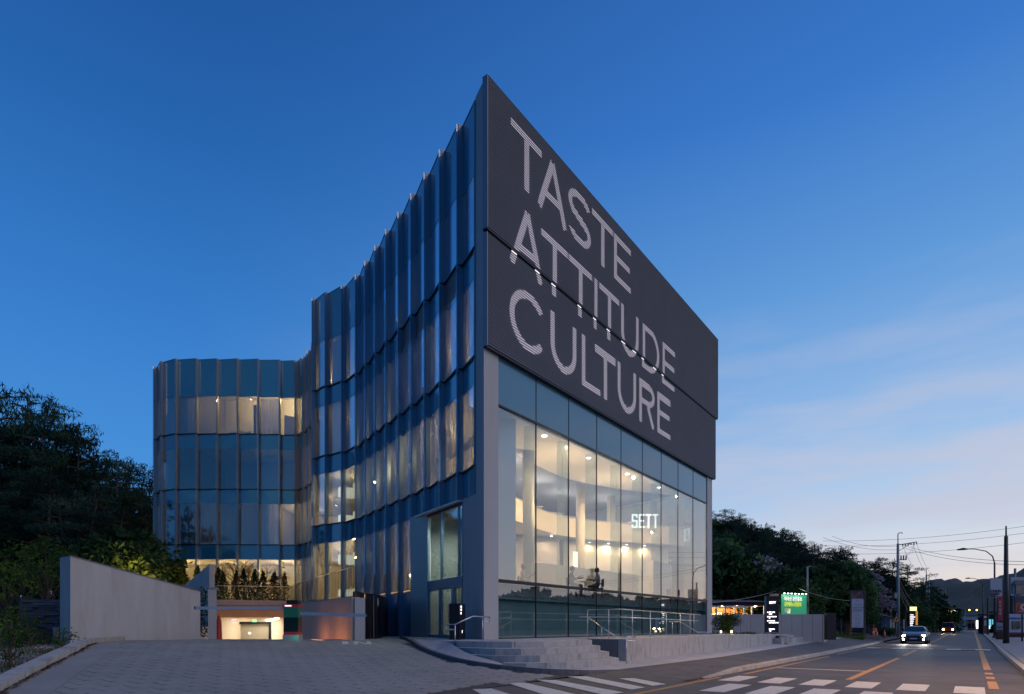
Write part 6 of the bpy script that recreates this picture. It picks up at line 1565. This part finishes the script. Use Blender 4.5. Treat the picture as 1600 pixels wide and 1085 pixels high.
for px, dd, lab in ((1533, 100, 'dark cabinet with pale round sign above it'), (1537, 90, 'dark slim cabinet beside the kerb')):
    t = thing('street_cabinet', lab, 'cabinet', (*G(px, dd), .35)); x, y = G(px, dd); MB().box(x, y, 1.7, .6, .5, 2.7).build('cabinet_body', M['dark_brown'], t); MB().box(x, y - .28, 2.0, .35, .04, .8).build('panel', M['pole'], t); MB().box(x, y - .28, 2.9, .4, .04, .3).build('plate', M['wood_white'], t)
tl = thing('traffic_signal', 'overhead traffic signal mast with two amber lights at the far junction', 'traffic light', (*G(1530, 170), .4))
x, y = G(1530, 170); MB().tube([(x, y, .3), (x, y, 6.3)], .12, 8).build('mast', M['pole_dark'], tl); MB().tube([(x, y, 6.0), (G(1508, 170)[0], 170, 6.1)], .08, 6).build('arm', M['pole_dark'], tl)
for px in (1513, 1524.5): MB().box(G(px, 170)[0], 169.8, 6.05, 1.3, .25, .45).build('signal_box', M['sign_black'], tl); MB().lathe([(.17, -.17), (.2, 0), (.17, .17)], G(px, 170)[0], 169.6, 6.05, 10).build('amber_light', emit_mat('amber', (1, .70, .10), 6), tl)
t = thing('road_sign', 'blue-white direction sign on a mast above the left lane far away', 'road sign', (*G(1474, 140), .4)); sgn(t, 1469.5, 1480, 948.8, 953, 140, mat('dir_sign', (.25, .36, .50), .5), 'plate'); x, y = G(1481, 140.2); MB().tube([(x, y, .3), (x, y, ZP(945, 140))], .1, 6).build('mast', M['pole_dark'], t)
for px in (1508, 1473, 1477): 
    x, y = G(px, 160); t = thing('steel_pole', 'thin far pole ' + {1508: 'beside the pale blue-grey building', 1473: 'on the far hillside, the left of two', 1477: 'on the far hillside, the right of two'}[px], 'pole', (x, y, .3)); MB().tube([(x, y, .3), (x, y, ZP(952 if px == 1508 else 920, 160))], .08, 6).build('shaft', M['pole'], t)

# ------------------------------------------------------------------ vehicles
def car_body(L=4.7, Wd=1.86, prof=None):
    # cross-sections along x (front at +x); each: x, half width, z bottom, z belt, z roof, roof half width
    S = prof; b = MB(); v = []; k = 12
    for x, hw, z0, zb_, zr, hr_ in S:
        v += [(x, -hw * .9, z0), (x, -hw, z0 + .14), (x, -hw, zb_ - .1), (x, -hw * .94, zb_), (x, -hr_, zr - .07 if zr > zb_ + .1 else zr), (x, -hr_ * .6, zr), (x, hr_ * .6, zr), (x, hr_, zr - .07 if zr > zb_ + .1 else zr), (x, hw * .94, zb_), (x, hw, zb_ - .1), (x, hw, z0 + .14), (x, hw * .9, z0)]
    n = len(S)
    f = [(i * k + j, i * k + (j + 1) % k, (i + 1) * k + (j + 1) % k, (i + 1) * k + j) for i in range(n - 1) for j in range(k)]
    b.add(v, f + [tuple(range(k - 1, -1, -1)), tuple(range((n - 1) * k, n * k))]); return b
def loc_build(b, name, m, t, smooth=False): return b.build(name, m, t, smooth, world=False)
def wheel(t, x, y, r=.33):
    b = MB(); b.tube([(x, y - .11, r), (x, y + .11, r)], r, 20); w = loc_build(b, 'wheel', M['tyre'], t); 
    for s_ in (-1, 1): loc_build(MB().tube([(x, y + s_ * .10, r), (x, y + s_ * .118, r)], r * .62, 14), 'rim', M['steel'], w)
def headlight(t, x, y, z, r, m, power=0, col=(1, .9, .75), tilt=4):
    h = loc_build(MB().tube([(x - .04, y, z), (x + .02, y, z)], r, 14), 'headlight', m, t)
    if power:
        d_ = bpy.data.lights.new('headlight_beam', 'SPOT'); d_.energy = power; d_.color = col; d_.spot_size = R(70); d_.spot_blend = .9; d_.shadow_soft_size = .06
        o = bpy.data.objects.new('headlight_beam', d_); COL.objects.link(o); o.parent = t; o.location = (x + .1, y, z); o.rotation_euler = (0, R(-90 + tilt) * -1, 0); o.rotation_euler = (R(90 - tilt), 0, R(-90))
RC = math.atan2(-UR.y, -UR.x)
cl = (*G(1430.5, 50.5), .075)
car = thing('parked_car' if False else 'oncoming_car', 'dark grey saloon with four blazing white front lamps coming down the road', 'car', cl, RC)
prof = [(2.33, .62, .38, .60, .62, .5), (2.22, .80, .25, .68, .72, .62), (1.9, .90, .2, .80, .86, .74), (1.2, .93, .2, .90, .96, .80), (.85, .93, .2, .93, 1.0, .78), (.15, .93, .2, .95, 1.40, .60), (-.4, .93, .2, .96, 1.46, .60), (-1.2, .93, .2, .97, 1.40, .58), (-1.75, .92, .22, .98, 1.12, .66), (-2.2, .88, .28, .92, 1.0, .7), (-2.34, .7, .4, .8, .86, .6)]
loc_build(car_body(prof=prof), 'body', M['carpaint'], car, True)
def glassq(t, pts, name): loc_build(MB().add(pts, [(0, 1, 2, 3)]), name, M['carglass'], t)
glassq(car, [(.86, -.74, 1.015), (.86, .74, 1.015), (.17, .56, 1.392), (.17, -.56, 1.392)], 'windscreen')
for s_ in (-1, 1):
    glassq(car, [(.62, s_ * .895, 1.0), (-.35, s_ * .90, 1.01), (-.4, s_ * .645, 1.38), (.10, s_ * .65, 1.34)], 'side_window'); glassq(car, [(-.42, s_ * .90, 1.01), (-1.45, s_ * .90, 1.02), (-1.15, s_ * .64, 1.33), (-.47, s_ * .645, 1.38)], 'side_window')
    m_ = loc_build(MB().box(.55, s_ * 1.02, 1.02, .12, .2, .14), 'wing_mirror', M['carpaint'], car)
    headlight(car, 2.24, s_ * .66, .66, .10, M['headlamp'], 220); headlight(car, 2.27, s_ * .66, .40, .075, M['headlamp'])
    for x in (1.45, -1.4): wheel(car, x, s_ * .82)
loc_build(MB().box(2.32, 0, .56, .06, .85, .2), 'grille', M['black'], car); loc_build(MB().box(2.34, 0, .33, .05, 1.0, .14), 'bumper_intake', M['black'], car); loc_build(MB().box(2.355, 0, .45, .02, .5, .11), 'number_plate', M['wood_white'], car)
cl2 = (*G(1482, 100), .27)
trk = thing('oncoming_truck', 'small red truck with yellow blazing headlamps farther down the road', 'truck', cl2, RC)
b = MB(); b.add([(2.3, -.8, .35), (2.3, .8, .35), (2.35, .8, 1.05), (2.35, -.8, 1.05), (2.0, -.72, 1.85), (2.0, .72, 1.85), (.9, -.8, .35), (.9, .8, .35), (.9, -.74, 1.9), (.9, .74, 1.9), (.9, -.82, 1.05), (.9, .82, 1.05)], [(0, 1, 2, 3), (3, 2, 5, 4), (4, 5, 9, 8), (0, 3, 10, 6), (3, 4, 8, 10), (1, 7, 11, 2), (2, 11, 9, 5), (6, 10, 8, 9, 11, 7), (0, 6, 7, 1)])
loc_build(b, 'cab', mat('truck_red', (.25, .04, .02), .4, coat=.4), trk); glassq(trk, [(2.345, -.68, 1.12), (2.345, .68, 1.12), (2.04, .64, 1.78), (2.04, -.64, 1.78)], 'windscreen')
loc_build(MB().box(-.9, 0, .75, 3.4, 1.7, .12), 'cargo_bed', M['cap_metal'], trk); 
for s_ in (-1, 1):
    loc_build(MB().box(-.9, s_ * .84, 1.05, 3.4, .05, .5), 'bed_side', M['orange'], trk); headlight(trk, 2.36, s_ * .62, .72, .11, M['headlamp_y'], 160, (1, .7, .35))
    for x in (1.6, -1.7): wheel(trk, x, s_ * .76)
loc_build(MB().box(2.36, 0, .45, .06, 1.6, .16), 'bumper', M['black'], trk)

# ------------------------------------------------------------------ people and chairs in the showroom
def chair(label, x, y, z, rz, m, group=None):
    t = thing('chair', label, 'chair', (x, y, z), rz, group)
    loc_build(MB().box(0, 0, .44, .46, .46, .05), 'seat', m, t); loc_build(MB().box(-.23, 0, .70, .04, .44, .34), 'backrest', m, t)
    for sx, sy in ((1, 1), (1, -1), (-1, 1), (-1, -1)): loc_build(MB().tube([(sx * .2, sy * .2, 0), (sx * .2, sy * .2, .43 if sx > 0 else .85)], .016, 6), 'leg', M['dark_metal'], t)
    for sy in (1, -1): loc_build(MB().tube([(.2, sy * .24, .43), (.2, sy * .24, .65), (-.23, sy * .24, .66)], .016, 6), 'armrest', M['dark_metal'], t)
    return t
def person(label, x, y, z, rz, top, pants, hair, arm=0.0, lean=0.0, cap=False):
    V_, E_, Rr = [], [], []
    def vtx(p, r_, par=None):
        V_.append(p); Rr.append(r_)
        if par is not None: E_.append((par, len(V_) - 1))
        return len(V_) - 1
    pel = vtx((0, 0, .56), .135); bel = vtx((-.03 + lean * .3, 0, .72), .125, pel); ch = vtx((-.05 + lean * .7, 0, .93), .14, bel); nk = vtx((-.04 + lean, 0, 1.09), .055, ch); hd0 = vtx((-.02 + lean, 0, 1.17), .07, nk); hd1 = vtx((.0 + lean, 0, 1.25), .092, hd0); hd2 = vtx((-.01 + lean, 0, 1.33), .07, hd1)
    for s_ in (-1, 1):
        sh = vtx((-.05 + lean * .7, s_ * .18, 1.02), .055, ch); el = vtx((.10 + lean * .6, s_ * .25, .78), .042, sh); wr_ = vtx((.34 + lean, s_ * .15, .84 + arm * (s_ > 0)), .028, el); pm = vtx((.41 + lean, s_ * .13, .86 + arm * (s_ > 0)), .033, wr_)
        for k, (dy, l_) in enumerate(((-.03, .075), (-.012, .09), (.008, .085), (.026, .065))): f1 = vtx((.45 + lean, s_ * .13 + dy, .86 + arm * (s_ > 0)), .010, pm); vtx((.45 + l_ * .6 + lean, s_ * .13 + dy, .84 + arm * (s_ > 0)), .008, f1)
        vtx((.43 + lean, s_ * .08, .885 + arm * (s_ > 0)), .010, pm)
        hp = vtx((.02, s_ * .10, .54), .095, pel); kn = vtx((.44, s_ * .13, .54), .062, hp); an = vtx((.42, s_ * .13, .12), .042, kn); vtx((.56, s_ * .14, .05), .035, an)
    me = bpy.data.meshes.new('person'); me.from_pydata(V_, E_, []); o = bpy.data.objects.new('tmp', me); COL.objects.link(o)
    sk = o.modifiers.new('s', 'SKIN'); 
    for i, r_ in enumerate(Rr): me.skin_vertices[0].data[i].radius = (r_, r_)
    me.skin_vertices[0].data[0].use_root = True; sb = o.modifiers.new('u', 'SUBSURF'); sb.levels = 1
    dg = bpy.context.evaluated_depsgraph_get(); m2 = bpy.data.meshes.new_from_object(o.evaluated_get(dg)); bpy.data.objects.remove(o); m2.name = 'person'
    skin = mat('skin', (.36, .20, .13), .6); shoe = M['dark_brown']; m2.materials.clear()
    for mm in (top, pants, skin, shoe): m2.materials.append(mm)
    for p in m2.polygons:
        c = p.center; i = 0
        if c.z > 1.09: i = 2
        elif c.x > .30 + lean and c.z > .76: i = 2
        elif c.z < .13: i = 3
        elif c.z < .63: i = 1
        p.material_index = i; p.use_smooth = True
    t = link('person', m2, None, (x, y, z), (0, 0, rz)); tag(t, label, 'person')
    b = MB(); b.lathe([(.02, .16), (.07, .145), (.098, .09), (.105, .02), (.09, -.05)], -.025 + lean, 0, 1.235, 14); loc_build(b, 'hair', hair, t, True)
    for s_ in (-1, 1): loc_build(MB().lathe([(.001, -.012), (.012, 0), (.001, .012)], .085 + lean, s_ * .033, 1.25, 6), 'eye', M['black'], t)
    loc_build(MB().tube([(.085 + lean, 0, 1.245), (.108 + lean, 0, 1.215)], [.010, .016], 6), 'nose', skin, t)
    if cap: loc_build(MB().box(.09 + lean, 0, 1.31, .14, .15, .015), 'cap_brim', hair, t)
    return t
tee = mat('cloth_dark', (.03, .03, .04), .8); beige = mat('cloth_beige', (.5, .42, .33), .8); hairb = mat('hair_red_brown', (.10, .035, .015), .6); hairk = mat('hair_black', (.015, .012, .01), .6); blue = mat('cloth_grey', (.12, .12, .14), .8)
fz = 2.76
x, y = G(819, 25.6); person('person with auburn hair and pale clothes seated at the left of the showroom glass', x, y, fz, R(-15), beige, mat('cloth_white', (.6, .58, .52), .8), hairb, .12); chair('pale chair under the auburn-haired person', x, y, fz, R(-15), M['wood_white'])
x, y = G(893, 26.6); person('person in a dark top and cap seated reaching across the small table', x, y, fz, R(0), tee, tee, hairk, .1, .05, True); chair('dark chair under the person with the cap', x, y, fz, 0, M['dark_brown'])
x, y = G(934, 27.4); person('person in dark clothes seated opposite the one with the cap', x, y, fz, R(180), blue, tee, hairk, .02, .06); chair('dark chair with its back to the right of the small table', x, y, fz, R(180), M['dark_brown'])
x, y = G(914, 27.0); t = thing('cafe_table', 'small round table between the two seated people', 'table', (x, y, fz)); loc_build(MB().lathe([(.36, .70), (.36, .73)], n=20), 'table_top', M['cream'], t); loc_build(MB().tube([(0, 0, 0), (0, 0, .7)], .03, 8), 'leg', M['dark_metal'], t)
x, y = G(832, 25.6); t = thing('cafe_table', 'small low table right of the auburn-haired person', 'table', (x, y, fz)); loc_build(MB().lathe([(.3, .50), (.3, .53)], n=20), 'table_top', M['dark_brown'], t); loc_build(MB().tube([(0, 0, 0), (0, 0, .5)], .03, 8), 'leg', M['dark_metal'], t)
for i, (px, dd, rz, lab) in enumerate(((1028, 34.6, R(20), 'brown armchair, leftmost of the empty pair near the glass'), (1041, 34.9, R(95), 'brown armchair seen from behind in the middle near the glass'), (1053, 35.6, R(200), 'brown armchair, rightmost by the glass'))):
    chair(lab, *G(px, dd), fz, rz, M['dark_brown'], 'empty armchairs by the glass')
